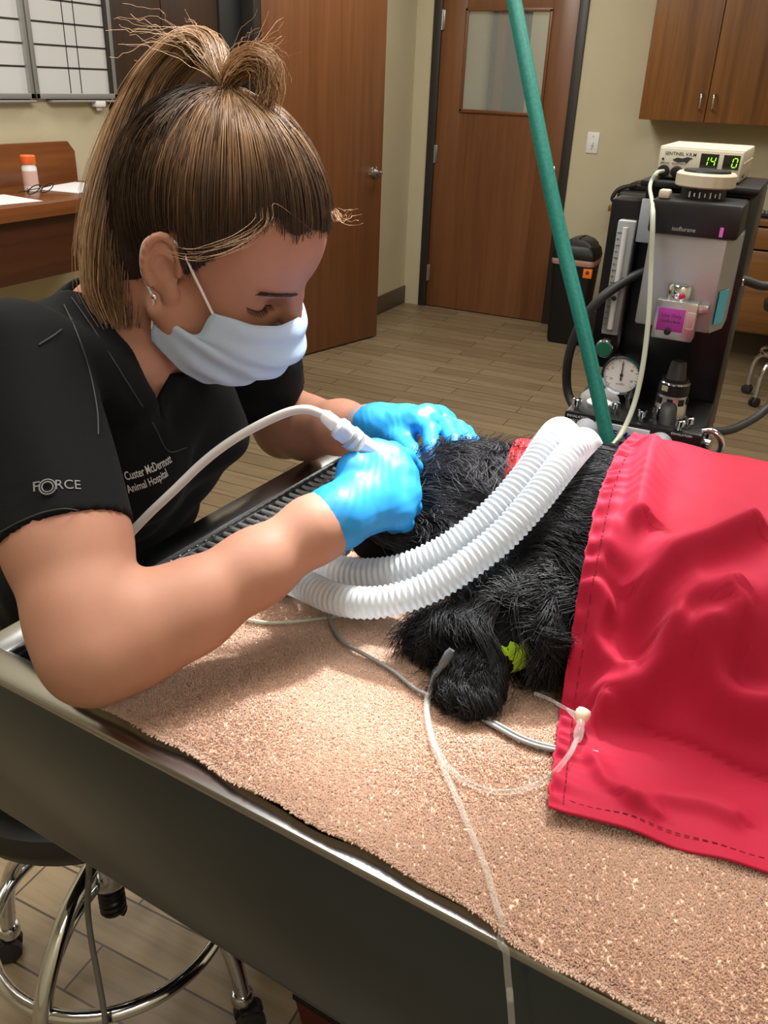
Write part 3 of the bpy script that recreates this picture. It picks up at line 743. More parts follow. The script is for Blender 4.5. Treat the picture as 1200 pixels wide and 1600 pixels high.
def seg_best(U, V, pts):
    U = np.asarray(U, float); V = np.asarray(V, float); bd = np.full(U.shape, 9.0); bv = np.zeros(U.shape)
    for i in range(len(pts)-1):
        a, b = np.array(pts[i]), np.array(pts[i+1]); d = b-a; L = max(d.dot(d), 1e-9); t = np.clip(((U-a[0])*d[0]+(V-a[1])*d[1])/L, 0, 1)
        q = np.hypot(U-a[0]-t*d[0], V-a[1]-t*d[1]); m = q < bd; bd = np.where(m, q, bd); bv = np.where(m, a[1]+t*d[1], bv)
    return bd, bv
def blanket_z(U, V, s):
    z = base_bl(U, V)
    for pts, a, w, sk in RID:
        d, nv_ = seg_best(U, V, pts)
        wd = w*np.where(V < nv_, 0.62, 1.05) if a > 0 else w
        z = z + 2.0*a*np.exp(-(d/wd)**2)*sstep(s, 0.0, 0.02)
    z = z + 0.0022*np.sin(U*37+V*22)*np.sin(V*31-U*9)+0.0012*np.sin(U*90+2*np.sin(V*50))
    # gathered hem at the left edge
    z = z + (0.0026*np.sin(V*430+2*np.sin(V*70))+0.002*np.sin(V*190))*np.exp(-np.maximum(s-0.006, 0)/0.016)*sstep(s, -0.001, 0.003)
    return z
nu, nv = 260, 300; ss = np.linspace(0, 1, nu)**1.25*0.62; qq = np.linspace(0, 1, nv)
S, Qv = np.meshgrid(ss, qq, indexing='ij')
Vg = np.zeros_like(S); Ug = np.zeros_like(S)
for it in range(3):
    vf = bl_front(Ug if it else 0.523+S); Vg = vf+Qv*(0.655-vf); Ug = bl_left(Vg)+S
Zg = blanket_z(Ug, Vg, S)
fr = (Vg-bl_front(Ug))
Zg += 0.004*np.exp(-(fr/0.012)**2)*np.sin(Ug*60)*0.4
Zg = np.where(Vg > TW, Zg-(Vg-TW)*2.0, Zg)
Gb = np.stack([TO[0]+TU[0]*Ug+TV[0]*Vg, TO[1]+TU[1]*Ug+TV[1]*Vg, Zg], -1)
def red_mat():
    t = NT('red_cotton'); t.set(Roughness=0.72, Specular__IOR__Level=0.25)
    f = t.noise(t.coord(), 8.0, 3); t.l(t.ramp(f, [(0.3, srgb(154, 10, 44)), (0.7, srgb(164, 13, 49))]), t.b.inputs['Base Color'])
    t.b.inputs['Sheen Weight'].default_value = 0.2; t.b.inputs['Sheen Tint'].default_value = (1, 0.3, 0.35, 1)
    w = t.n('ShaderNodeTexWave'); w.inputs['Scale'].default_value = 500; t.l(t.coord(), w.inputs['Vector']); t.bump(t.noise(t.coord(), 900, 2), 0.15, 0.0006); return t.m
M['red'] = red_mat()
bl = thing('warming_blanket', 'crimson cotton blanket with a gathered hem draped over the dog', 'blanket', T(0.8, 0.38, 0.98))
obj('cloth', MB().sheet(Gb, 0.0022), M['red'], bl, auto=False)
# stitch lines along the gathered hem and the front hem
def blp(u, v, s=None, up=0.0008):
    s = u-bl_left(v) if s is None else s
    return T(u, v, float(blanket_z(np.array(u), np.array(v), np.array(s)))+up)
g = MB(); dk_red = plain('dark_red_thread', srgb(120, 6, 26), 0.8)
for v in np.arange(0.112, 0.43, 0.0055):
    g.tube([blp(bl_left(v)+0.011, v), blp(bl_left(v+0.003)+0.011, v+0.003)], 0.0005, 5)
obj('hem_stitching', g, dk_red, bl)
g = MB()
for u in np.arange(0.535, 0.80, 0.006):
    v0 = bl_front(u)+0.012; g.tube([blp(u, v0), blp(u+0.0035, bl_front(u+0.0035)+0.012)], 0.0005, 5)
obj('front_stitching', g, dk_red, bl)
# ================================================================== anesthesia machine behind the table
def w3(x0, x1, y0, y1, z0, z1, bev=0.0): return MB().bb((x0, y0, z0), (x1, y1, z1), bev)
def text_mesh(txt, size, mat, parent, o, right, up, name='lettering', depth=0.0004, align='LEFT', shear=0.0, sx=1.0, bold=0.0):
    """raised lettering standing on a flat face"""
    cu = bpy.data.curves.new('t', 'FONT'); cu.body = txt; cu.size = size; cu.extrude = 0; cu.align_x = align; cu.shear = shear; cu.offset = bold
    cu.resolution_u = 3
    to = bpy.data.objects.new('t', cu); COL.objects.link(to)
    dg = bpy.context.evaluated_depsgraph_get(); me = to.evaluated_get(dg).to_mesh()
    V = np.array([v.co[:] for v in me.vertices]); F = [tuple(p.vertices) for p in me.polygons]
    bpy.data.objects.remove(to); bpy.data.curves.remove(cu)
    right = nrm(right); n = nrm(np.cross(right, up)); up = np.cross(n, right)
    Wd = np.array(o)+V[:, :1]*right*sx+V[:, 1:2]*up+n*depth
    g = MB().add(Wd, F); g.fix = False
    return obj(name, g, mat, parent, smooth=False)
LT_W = plain('white_print', (0.75, 0.75, 0.75), 0.6); LT_B = plain('black_print', (0.02, 0.02, 0.02), 0.6)
ROOMX, ROOMZ = np.array([1.0, 0, 0]), np.array([0, 0, 1.0])
am = thing('anesthesia_machine', 'black and silver anesthesia machine with gauge and vaporizer behind the table', 'anesthesia machine', (-0.18, 1.55, 0))
obj('column', w3(-0.245, -0.075, 1.47, 1.62, 0.90, 1.322, 0.006), M['black_paint'], am)
obj('top_tray', w3(-0.250, -0.076, 1.44, 1.64, 1.318, 1.328, 0.003), M['black_plastic'], am)
obj('stand_post', MB().cyl((-0.17, 1.55, 0.08), (-0.17, 1.55, 0.92), 0.03), M['chrome'], am)
for k in range(5):
    a = math.radians(18+72*k); e = np.array([math.cos(a), math.sin(a), 0]); c0 = np.array([-0.17, 1.55, 0])
    lg = obj('base_leg', MB().tube([c0+e*0.02+ROOMZ*0.10, c0+e*0.25+ROOMZ*0.055], [0.022, 0.015], 10), M['black_paint'], am)
    gw, gf = MB(), MB(); caster(gw, gf, c0+e*0.25, a); obj('caster', gw, M['black_rubber'], lg)
# vaporizer
vp = obj('vaporizer', w3(-0.209, -0.099, 1.352, 1.47, 1.128, 1.266, 0.004), M['silver_paint'], am)
g = MB(); g.prism([(-0.099, 1.356, 1.128), (-0.085, 1.40, 1.128), (-0.085, 1.47, 1.128), (-0.099, 1.47, 1.128)], (0, 0, 1), 0.138)
obj('side_fin', g, M['silver_paint'], vp)
hd = obj('vaporizer_head', w3(-0.213, -0.086, 1.345, 1.47, 1.264, 1.312, 0.006), M['black_plastic'], am)
text_mesh('isoflurane', 0.0085, plain('grey_print', (0.3, 0.3, 0.3), 0.6), hd, (-0.178, 1.345, 1.271), ROOMX, ROOMZ, depth=0.0006)
obj('purple_strip', w3(-0.112, -0.107, 1.3442, 1.346, 1.268, 1.281), plain('purple_tape', srgb(200, 90, 190), 0.5), hd)
dl = np.array([-0.150, 1.40, 1.312])
obj('dial_scale', MB().lathe([(0, 0.032), (0.016, 0.032), (0.017, 0.030)], dl, (0, 0, 1), 40), M['black_plastic'], am)
g = MB(); n_ = 72; prof = [(0.016, 0.040), (0.018, 0.0425), (0.033, 0.0425), (0.036, 0.040), (0.036, 0.034)]
g.lathe(prof, dl, (0, 0, 1), n_)
for i, (x, y, z) in enumerate(g.v):                       # finger grips round the dial
    a = math.atan2(y-dl[1], x-dl[0]); k = 1-0.022*(0.5+0.5*math.cos(a*18)); g.v[i] = (dl[0]+(x-dl[0])*k, dl[1]+(y-dl[1])*k, z)
dr_ = obj('dial', g, M['cream_plastic'], am)
obj('dial_cap', MB().lathe([(0.035, 0.034), (0.039, 0.032), (0.040, 0.01)], dl, (0, 0, 1), 32), M['black_plastic'], dr_)
for k in range(7):
    a = math.radians(-118+13*k); p = dl+np.array([0.0322*math.cos(a), 0.0322*math.sin(a), 0.004])
    obj('scale_mark', MB().box(p+np.array([0, 0, 0.003]), (0.0012, 0.003, 0.008 if k % 2 == 0 else 0.005), a+math.pi/2), LT_W, dr_)
obj('lock_button', w3(-0.206, -0.190, 1.35, 1.37, 1.312, 1.324, 0.003), M['cream_plastic'], hd)
# filler block
fb = obj('filler_block', w3(-0.178, -0.118, 1.322, 1.355, 1.118, 1.176, 0.003), M['steel_satin'], am)
obj('filler_cap', MB().lathe([(0, 0.017), (0.004, 0.018), (0.018, 0.018), (0.021, 0.016), (0.022, 0.004)], (-0.150, 1.345, 1.176), (0, 0, 1), 28), M['chrome'], fb)
pst = obj('purple_sticker', w3(-0.172, -0.134, 1.3208, 1.3225, 1.131, 1.165, 0.0004), plain('purple_label', srgb(150, 45, 140), 0.5), fb)
text_mesh('Use Only', 0.0075, LT_B, pst, (-0.1665, 1.3208, 1.152), ROOMX, ROOMZ)
text_mesh('Isoflurane', 0.0070, LT_B, pst, (-0.1665, 1.3208, 1.144), ROOMX, ROOMZ)
obj('drain_screw', MB().lathe([(0, 0.005), (0.004, 0.005), (0.005, 0.003)], (-0.154, 1.3205, 1.131), (0, -1, 0), 14), M['black_plastic'], fb)
obj('sight_glass', w3(-0.131, -0.119, 1.3195, 1.323, 1.138, 1.163, 0.002), M['clear_dome'], fb)
obj('side_arm', w3(-0.130, -0.105, 1.335, 1.36, 1.160, 1.172, 0.002), M['steel_satin'], fb)
bs = obj('blue_sticker', MB().box((-0.0905, 1.375, 1.165), (0.001, 0.030, 0.050), axes=(nrm((0.95, -0.30, 0)), nrm((0.30, 0.95, 0)), (0, 0, 1))), plain('cyan_label', srgb(70, 170, 200), 0.5), vp)
# flowmeter
fl = obj('flowmeter_housing', w3(-0.292, -0.243, 1.455, 1.52, 1.02, 1.296, 0.004), M['black_paint'], am)
obj('flow_tube_block', w3(-0.274, -0.246, 1.437, 1.458, 1.083, 1.266, 0.003), clear_plastic('flow_acrylic', (0.75, 0.77, 0.78), 0.35, 0.1), fl)
obj('flow_tube', MB().cyl((-0.260, 1.4365, 1.093), (-0.260, 1.4365, 1.256), 0.0045, n=16), plain('flow_white', (0.6, 0.62, 0.62), 0.3), fl)
obj('float_ball', MB().sphere((-0.260, 1.431, 1.145), 0.004, 12), M['black_plastic'], fl)
g = MB()
for k in range(16): g.bb((-0.272, 1.4362, 1.10+0.0098*k), (-0.2655 if k % 2 else -0.268, 1.4372, 1.1006+0.0098*k))
obj('graduations', g, LT_B, fl)
gk = obj('flow_knob', MB().lathe([(0, 0.012), (0.012, 0.012), (0.013, 0.0155), (0.030, 0.0155), (0.032, 0.014)], (-0.262, 1.455, 1.062), (0, -1, 0), 24), M['chrome'], am)
obj('knob_cap', MB().lathe([(0, 0.0125), (0.002, 0.0115)], (-0.262, 1.423, 1.062), (0, -1, 0), 24), plain('green_cap', srgb(10, 95, 70), 0.4), gk)
obj('label_tag', w3(-0.243, -0.214, 1.442, 1.45, 1.235, 1.300, 0.001), M['grey_plastic'], am)
# pressure gauge
gc = np.array([-0.220, 1.385, 1.034])
ga = obj('gauge_case', MB().lathe([(0.05, 0.025), (0.035, 0.031), (0.0, 0.0325), (-0.003, 0.0325), (-0.003, 0.0285)], gc, (0, 1, 0), 48, cap=False).cyl(gc+np.array([0, 0.04, 0]), gc+np.array([0, 0.09, 0]), 0.012), M['chrome'], am)
obj('gauge_face', MB().lathe([(0, 0.0295), (0.002, 0.0295)], gc+np.array([0, 0.002, 0]), (0, -1, 0), 40), plain('gauge_white', (0.72, 0.72, 0.70), 0.5), ga)
g = MB()
for k in range(28):
    a = math.radians(-225+270*k/27+0); e = np.array([math.cos(a), 0, -math.sin(a)]); r0_ = 0.0225 if k % 3 == 0 else 0.0255
    g.box(gc+e*(r0_+0.0278)/2+np.array([0, -0.0003, 0]), (0.0278-r0_, 0.0006, 0.0005), axes=(e, (0, 1, 0), np.cross(e, (0, 1, 0))))
obj('gauge_ticks', g, LT_B, ga)
for k, tx in enumerate(('-20', '0', '20', '40', '60')):
    a = math.radians(205-57*k); text_mesh(tx, 0.005, LT_B, ga, gc+np.array([0.0185*math.cos(a), -0.0001, 0.0185*math.sin(a)-0.002]), ROOMX, ROOMZ, align='CENTER')
text_mesh('cm H2O', 0.0042, LT_B, ga, gc+np.array([0, -0.0001, -0.0165]), ROOMX, ROOMZ, align='CENTER')
g = MB(); g.prism([gc+np.array([-0.0013, -0.0012, -0.009]), gc+np.array([0.0013, -0.0012, -0.009]), gc+np.array([0.0004, -0.0012, 0.024]), gc+np.array([-0.0004, -0.0012, 0.024])], (0, -1, 0), 0.0006)
g.lathe([(0, 0.0028), (0.0012, 0.0022)], gc+np.array([0, -0.001, 0]), (0, -1, 0), 14); obj('gauge_needle', g, LT_B, ga)
# absorber head block
ab = obj('absorber_block', w3(-0.286, -0.072, 1.300, 1.47, 0.90, 0.988, 0.006), M['black_paint'], am)
obj('canister', MB().cyl((-0.18, 1.40, 0.70), (-0.18, 1.40, 0.90), 0.06, n=32), clear_plastic('canister_acrylic', (0.8, 0.8, 0.82), 0.4), am)
np_ = obj('name_plate', w3(-0.234, -0.149, 1.2965, 1.302, 0.954, 0.980, 0.0012), plain('plate_silver', (0.52, 0.54, 0.58), 0.35, 0.2), ab)
text_mesh('DRE Matrx', 0.0155, plain('navy_print', srgb(30, 40, 140), 0.5), np_, (-0.226, 1.2965, 0.9605), ROOMX, ROOMZ, depth=0.0005, bold=0.0004)
text_mesh('INHALATION', 0.006, LT_W, ab, (-0.281, 1.300, 0.979), ROOMX, ROOMZ, depth=0.0008)
text_mesh('VALVE', 0.006, LT_W, ab, (-0.275, 1.300, 0.972), ROOMX, ROOMZ, depth=0.0008)
text_mesh('EXHALATION', 0.005, LT_W, ab, (-0.118, 1.300, 0.981), ROOMX, ROOMZ, depth=0.0008)
for (px, py) in ((-0.243, 1.352), ):
    dm = obj('dome_valve', MB().lathe([(0, 0.033), (0.006, 0.033), (0.016, 0.030), (0.023, 0.022), (0.026, 0.008)], (px, py, 0.988), (0, 0, 1), 32), M['clear_dome'], am)
    obj('valve_disc', MB().lathe([(0.004, 0.02), (0.006, 0.02)], (px, py, 0.988), (0, 0, 1), 24), M['paper'], dm)
for (px, py) in ((-0.272, 1.318), (-0.213, 1.332), (-0.205, 1.40), (-0.168, 1.318), (-0.098, 1.325), (-0.108, 1.305), (-0.150, 1.345)):
    obj('thumb_screw', MB().lathe([(0, 0.004), (0.006, 0.004), (0.007, 0.0075), (0.016, 0.0075), (0.017, 0.006)], (px, py, 0.988), (0, 0, 1), 18), M['chrome'], am)
for x, z in ((-0.247, 0.968), (-0.131, 0.968)):
    obj('hose_port', MB().lathe([(0, 0.019), (0.004, 0.019), (0.03, 0.0165), (0.055, 0.0150)], (x, 1.302, z-0.006), (0, -1, -0.05), 28), M['grey_plastic'], am)
pv = np.array([-0.134, 1.372, 0.988])
po = obj('pop_off_valve', MB().lathe([(0, 0.026), (0.02, 0.024), (0.022, 0.023), (0.035, 0.023)], pv, (0, 0, 1), 32), M['steel_satin'], am)
obj('valve_collar', MB().lathe([(0.035, 0.0235), (0.040, 0.024), (0.052, 0.0235), (0.054, 0.021), (0.060, 0.021)], pv, (0, 0, 1), 32), M['black_plastic'], po)
obj('valve_knob', MB().lathe([(0.06, 0.016), (0.062, 0.015), (0.085, 0.012), (0.088, 0.009)], pv, (0, 0, 1), 28), M['black_rubber'], po)
obj('valve_band', MB().lathe([(0.053, 0.0236), (0.0545, 0.0240), (0.056, 0.0225)], pv, (0, 0, 1), 32), M['chrome'], po)
g = MB()
for k in range(8):
    a = 2*math.pi*k/8; g.box(pv+np.array([0.0235*math.cos(a), 0.0235*math.sin(a), 0.026]), (0.003, 0.009, 0.010), a)
obj('valve_windows', g, M['black_plastic'], po)
obj('white_tab', MB().box(pv+np.array([-0.011, -0.0215, 0.047]), (0.010, 0.002, 0.008), -0.4), M['cream_plastic'], po)
obj('scavenge_elbow', MB().tube(smooth_path([pv+np.array([0.0, -0.015, 0.015]), pv+np.array([0.002, -0.034, 0.012]), pv+np.array([0.006, -0.05, -0.012])], 6), 0.013, 16), M['black_rubber'], po)
g = MB(); c0 = np.array([-0.066, 1.335, 0.965])
g.tube([c0+np.array([0.022*math.cos(a), -0.006, 0.022*math.sin(a)]) for a in np.linspace(0, 2*math.pi, 32, endpoint=False)], 0.0055, 10, closed=True)
g.cyl(c0+np.array([-0.02, 0, 0]), c0+np.array([0.006, -0.004, 0]), 0.011).cyl(c0+np.array([0, -0.006, -0.022]), c0+np.array([0, -0.006, 0.022]), 0.003)
obj('chrome_fitting', g, M['chrome'], am)
# black corrugation-free rubber hoses of the machine
def hose_pts(l): return smooth_path([ony(u, v, y) for u, v, y in l], 10)
obj('rubber_hose', MB().tube(hose_pts([(1006, 424, 1.46), (975, 440, 1.44), (935, 470, 1.42), (905, 510, 1.42), (888, 560, 1.43), (886, 605, 1.44), (896, 634, 1.43), (912, 650, 1.40)]), 0.0078, 12), M['black_rubber'], am)
obj('rubber_hose', MB().tube(hose_pts([(1102, 672, 1.44), (1130, 674, 1.46), (1160, 664, 1.50), (1200, 636, 1.56), (1260, 560, 1.6), (1300, 470, 1.6), (1262, 430, 1.56), (1200, 447, 1.52), (1160, 438, 1.50), (1120, 440, 1.49)]), 0.0072, 12), M['black_rubber'], am)
obj('hose_ferrule', MB().cyl(ony(1142, 441, 1.494), ony(1160, 438, 1.500), 0.0085), M['chrome'], am)

# respiration monitor on top of the machine
mo = thing('respiration_monitor', 'cream respiration monitor with green digits on top of the anesthesia machine', 'monitor', (-0.17, 1.56, 1.328))
mx0, mx1, my, mz0, mz1 = -0.234, -0.109, 1.472, 1.330, 1.376
obj('casing', w3(mx0, mx1, my, my+0.17, mz0, mz1, 0.003), M['cream_plastic'], mo)
obj('front_panel', w3(mx0+0.002, mx1-0.002, my-0.002, my+0.001, mz0+0.002, mz1-0.003, 0.0008), plain('panel_beige', srgb(186, 180, 162), 0.5), mo)
obj('side_slot', w3(mx1-0.0005, mx1+0.0006, my+0.02, my+0.05, mz0+0.006, mz0+0.010), M['black_plastic'], mo)
obj('side_rib', w3(mx1-0.0005, mx1+0.001, my+0.004, my+0.168, mz0+0.026, mz0+0.028), M['cream_plastic'], mo)
fy_ = my-0.002
text_mesh('SENTINEL V.R.M', 0.0066, LT_B, mo, (-0.2245, fy_, 1.3635), ROOMX, ROOMZ, bold=0.0001)
led = NT('green_led'); led.set(Base__Color=(0.02, 0.05, 0.0)); led.b.inputs['Emission Color'].default_value = (0.30, 1.0, 0.03, 1); led.b.inputs['Emission Strength'].default_value = 1.6
SEG = {'0': 'abcdef', '1': 'bc', '4': 'bcfg'}
def digit(ch, x, z, h, y, mb):
    w = h*0.5; t = h*0.11; sh = 0.12
    bars = {'a': ((0, h), (w, h)), 'g': ((0, h/2), (w, h/2)), 'd': ((0, 0), (w, 0)), 'f': ((0, h/2), (0, h)), 'e': ((0, 0), (0, h/2)), 'b': ((w, h/2), (w, h)), 'c': ((w, 0), (w, h/2))}
    for s_ in SEG[ch]:
        (xa, za), (xb, zb) = bars[s_]; d = nrm(np.array([xb-xa, zb-za])); xa, za, xb, zb = xa+d[0]*t*.6, za+d[1]*t*.6, xb-d[0]*t*.6, zb-d[1]*t*.6
        n2 = np.array([-d[1], d[0]])*t*0.5; P = [(xa+n2[0], za+n2[1]), (xb+n2[0], zb+n2[1]), (xb-n2[0], zb-n2[1]), (xa-n2[0], za-n2[1])]
        mb.prism([(x+px+pz*sh, y, z+pz) for px, pz in P], (0, -1, 0), 0.0004)
for x0_, x1_, s_ in ((-0.171, -0.145, '14'), (-0.138, -0.1145, '0')):
    ds = obj('display', w3(x0_, x1_, fy_-0.0006, fy_+0.001, 1.3485, 1.3685), plain('display_black', (0.015, 0.012, 0.012), 0.15), mo)
    g = MB()
    if s_ == '14': digit('1', x0_+0.004, 1.352, 0.0125, fy_-0.0008, g); digit('4', x0_+0.0145, 1.352, 0.0125, fy_-0.0008, g)
    else: digit('0', x0_+0.013, 1.352, 0.0125, fy_-0.0008, g)
    obj('digits', g, led.m, ds)
obj('sensor_jack', MB().lathe([(0, 0.009), (0.003, 0.009), (0.004, 0.006)], (-0.2225, fy_, 1.340), (0, -1, 0), 20), M['black_plastic'], mo)
obj('sensitivity_knob', MB().lathe([(0, 0.0085), (0.009, 0.008), (0.010, 0.006)], (-0.203, fy_, 1.3405), (0, -1, 0), 20), M['black_plastic'], mo)
obj('led_lamp', MB().sphere((-0.2262, fy_-0.001, 1.3575), 0.0018, 10), M['black_plastic'], mo)
text_mesh('SENSOR', 0.004, LT_B, mo, (-0.230, fy_, 1.3503), ROOMX, ROOMZ)
text_mesh('SENSITIVITY', 0.004, LT_B, mo, (-0.2125, fy_, 1.3500), ROOMX, ROOMZ)
text_mesh('VOLUME', 0.004, LT_B, mo, (-0.170, fy_, 1.3440), ROOMX, ROOMZ)
g = MB(); P = [(-0.212, 1.357), (-0.205, 1.3605), (-0.198, 1.3595), (-0.190, 1.362), (-0.182, 1.3605), (-0.187, 1.358), (-0.190, 1.353), (-0.194, 1.355), (-0.203, 1.3535), (-0.208, 1.355)]
g.prism([(x, fy_-0.0003, z) for x, z in P], (0, -1, 0), 0.0003); obj('logo_mark', g, LT_B, mo, smooth=False)

# clear sensor tube from the monitor down to the dog
P = [(-0.2225, my-0.006, 1.340), (-0.228, my-0.030, 1.338), (-0.232, my-0.045, 1.320)] + [tuple(ony(u, v, y)) for u, v, y in ((1020, 330, 1.33), (1017, 420, 1.31), (1013, 500, 1.29), (1003, 580, 1.265), (988, 640, 1.24), (966, 685, 1.20), (940, 712, 1.12))]
setp(obj('sensor_tube', MB().tube(smooth_path(P, 10), [0.0030]*30+[0.0038]*61, 12), M['milky_tube']), 'thin milky tube hanging from the cream monitor jack down to the dog', 'tube')
# green hose from the ceiling
P = [ony(u, v, y) for u, v, y in ((957, 722, 1.235), (934, 615, 1.25), (908, 500, 1.27), (880, 385, 1.30), (851, 250, 1.33), (803, 0, 1.39))]
d_ = P[-1]-P[-2]; P += [P[-1]+d_*0.8, P[-1]+d_*((ZC-P[-1][2])/d_[2])]
gh = NT('green_hose'); gh.set(Base__Color=srgb(0, 112, 98), Roughness=0.5)
t_ = gh; _f = gh.noise(gh.coord((1, 1, 1)), 220, 2); gh.l(gh.ramp(_f, [(0.3, srgb(0, 92, 82)), (0.7, srgb(2, 112, 100))]), gh.b.inputs['Base Color'])
g = MB().tube(smooth_path(P, 10), 0.0112, 16)
for s_ in (-1, 1): g.tube(smooth_path([np.array(p)+np.array([0.0095*s_, -0.004, 0.002]) for p in P], 10), 0.0022, 6)
setp(obj('oxygen_hose', g, gh.m), 'green oxygen hose hanging from the ceiling in front of the closed door', 'hose')

# ------------------------------------------------------------------ corrugated breathing hoses
hm = NT('white_corrugated'); hm.set(Base__Color=(0.66, 0.69, 0.71), Roughness=0.30, Specular__IOR__Level=0.5)
_tl = hm.n('ShaderNodeBsdfTranslucent'); _tl.inputs[0].default_value = (0.74, 0.77, 0.80, 1); _m1 = hm.n('ShaderNodeMixShader'); _m1.inputs[0].default_value = 0.42
hm.l(hm.b.outputs[0], _m1.inputs[1]); hm.l(_tl.outputs[0], _m1.inputs[2])
_t2 = hm.n('ShaderNodeBsdfTransparent'); _m2 = hm.n('ShaderNodeMixShader'); _m2.inputs[0].default_value = 0.20
hm.l(_m1.outputs[0], _m2.inputs[1]); hm.l(_t2.outputs[0], _m2.inputs[2]); hm.l(_m2.outputs[0], hm.out.inputs[0])
def corrugated(pts, r, pitch, label):
    P = smooth_path(pts, 40); s_ = np.concatenate([[0], np.cumsum(np.linalg.norm(np.diff(P, axis=0), axis=1))])
    n = int(s_[-1]/pitch*6); q = np.linspace(0, s_[-1], n); C = np.stack([np.interp(q, s_, P[:, i]) for i in range(3)], 1)
    ph = (np.arange(n) % 6)/6.0; R = r-0.0021*(0.5-0.5*np.cos(2*np.pi*ph))**0.8
    end = np.minimum(q, s_[-1]-q); R = np.where(end < 0.022, r-0.0005, R)
    return setp(obj('breathing_hose', MB().tube(C, R, 26, cap=False), hm.m, auto=False), label, 'hose', 'breathing hoses over the dog')
HA = [dep(462, 893, .862), dep(505, 888, .838), dep(560, 897, .818), dep(620, 892, .804), dep(680, 869, .797), dep(730, 837, .796), dep(780, 795, .800), dep(825, 743, .812), dep(856, 696, .832), dep(873, 676, .855), dep(886, 682, .92), dep(897, 700, 1.00), dep(908, 690, 1.14), np.array([-0.247, 1.255, 0.956])]
HB = [dep(440, 900, .832), dep(476, 914, .805), dep(520, 934, .778), dep(570, 942, .760), dep(620, 936, .752), dep(675, 916, .750), dep(730, 882, .752), dep(785, 838, .757), dep(835, 783, .767), dep(875, 731, .785), dep(901, 700, .81), dep(914, 692, .86), dep(926, 712, .93), dep(945, 760, 1.02), dep(990, 765, 1.12), dep(1018, 730, 1.22), np.array([-0.131, 1.255, 0.954])]
corrugated(HA, 0.0158, 0.0056, 'white corrugated breathing hose nearer the gloved hands, arching over the dog')
corrugated(HB, 0.0150, 0.0056, 'white corrugated breathing hose nearer the table front, arching over the dog')
# ================================================================== the dog
dog = thing('dog', 'black curly-coated dog lying on the tan towel, half under the red blanket', 'dog', T(0.42, 0.40, 0.985))
h_ = 0.004
vd = Vol((-0.48, 0.42, 0.975), (0.42, 1.02, 1.19), h_)
vd.add(ell(T(0.80, 0.425, 1.050), (0.42, 0.128, 0.066), (TU, TV, TZ)), 0.02)
vd.add(ell(T(0.46, 0.42, 1.052), (0.12, 0.120, 0.074), (TU, TV, TZ)), 0.03)
vd.add(ell(T(0.43, 0.335, 1.024), (0.072, 0.070, 0.046), (TU, TV, TZ)), 0.03)
vd.add(cone(T(0.40, 0.435, 1.058), T(0.30, 0.415, 1.046), 0.066, 0.052), 0.03)
vd.add(ell(T(0.292, 0.405, 1.044), (0.060, 0.056, 0.050), (TU, TV, TZ)), 0.02)
chain(vd, [T(0.28, 0.385, 1.038), T(0.255, 0.362, 1.022), T(0.228, 0.338, 1.008)], [0.038, 0.029, 0.020], 0.02)
vd.add(cone(T(0.275, 0.350, 1.012), T(0.235, 0.336, 0.998), 0.022, 0.011), 0.006)             # lower jaw
vd.add(ell(T(0.222, 0.333, 1.014), (0.009, 0.010, 0.008), (TU, TV, TZ)), 0.003)               # nose
vd.add(ell(T(0.318, 0.345, 1.026), (0.030, 0.014, 0.044), (TU, nrm(TV+TZ*0.5), nrm(TZ-TV*0.5))), 0.010)   # near ear flap
vd.add(ell(T(0.315, 0.440, 1.055), (0.028, 0.014, 0.040), (TU, nrm(TV-TZ*0.5), nrm(TZ+TV*0.5))), 0.010)   # far ear flap
# fore leg folded in front of the chest
chain(vd, [T(0.43, 0.33, 1.040), T(0.435, 0.26, 1.030), T(0.405, 0.232, 1.020), T(0.378, 0.226, 1.012)], [0.045, 0.032, 0.022, 0.020], 0.015)
vd.add(ell(T(0.372, 0.222, 1.008), (0.022, 0.019, 0.015), (TU, TV, TZ)), 0.008)
# fore leg with the bandage, paw towards the table front
chain(vd, [T(0.465, 0.30, 1.03), T(0.452, 0.264, 1.024), T(0.430, 0.236, 1.014), T(0.420, 0.212, 1.006)], [0.034, 0.025, 0.019, 0.018], 0.012)
vd.add(ell(T(0.418, 0.203, 1.003), (0.026, 0.025, 0.018), (TU, TV, TZ)), 0.010)
for k, (a, b) in enumerate(((-0.020, 0.004), (-0.008, -0.006), (0.007, -0.007), (0.019, 0.002))):
    vd.add(ell(T(0.418+a, 0.184+b, 0.998), (0.0085, 0.013, 0.010), (TU, TV, TZ)), 0.004)
# hind legs under the blanket
for dv in (0.30, 0.34):
    chain(vd, [T(0.98, 0.38, 1.04), T(0.92, dv-0.05, 1.02), T(1.00, dv-0.10, 1.008)], [0.06, 0.035, 0.02], 0.02)
DV, DQ = vd.mesh()
def fur_mat():
    t = NT('black_coat'); t.set(Base__Color=(0.02, 0.02, 0.022), Roughness=0.50, Specular__IOR__Level=0.28)
    at = t.n('ShaderNodeAttribute', _attribute_name='strand')
    f = t.noise(t.coord(), 30, 2)
    mu = t.n('ShaderNodeMath', _operation='MULTIPLY_ADD'); mu.inputs[1].default_value = 0.35; t.l(f, mu.inputs[0]); t.l(at.outputs['Fac'], mu.inputs[2])
    t.l(t.ramp(mu.outputs[0], [(0.12, (0.004, 0.004, 0.005)), (0.32, (0.020, 0.0195, 0.021)), (0.95, (0.105, 0.100, 0.108))]), t.b.inputs['Base Color']); return t.m
M['fur'] = fur_mat()
M['dog_skin'] = plain('dark_dog_skin', (0.005, 0.005, 0.005), 0.85, spec=0.1)
body_o = fast_mesh('body', DV, DQ, M['dog_skin'], dog)
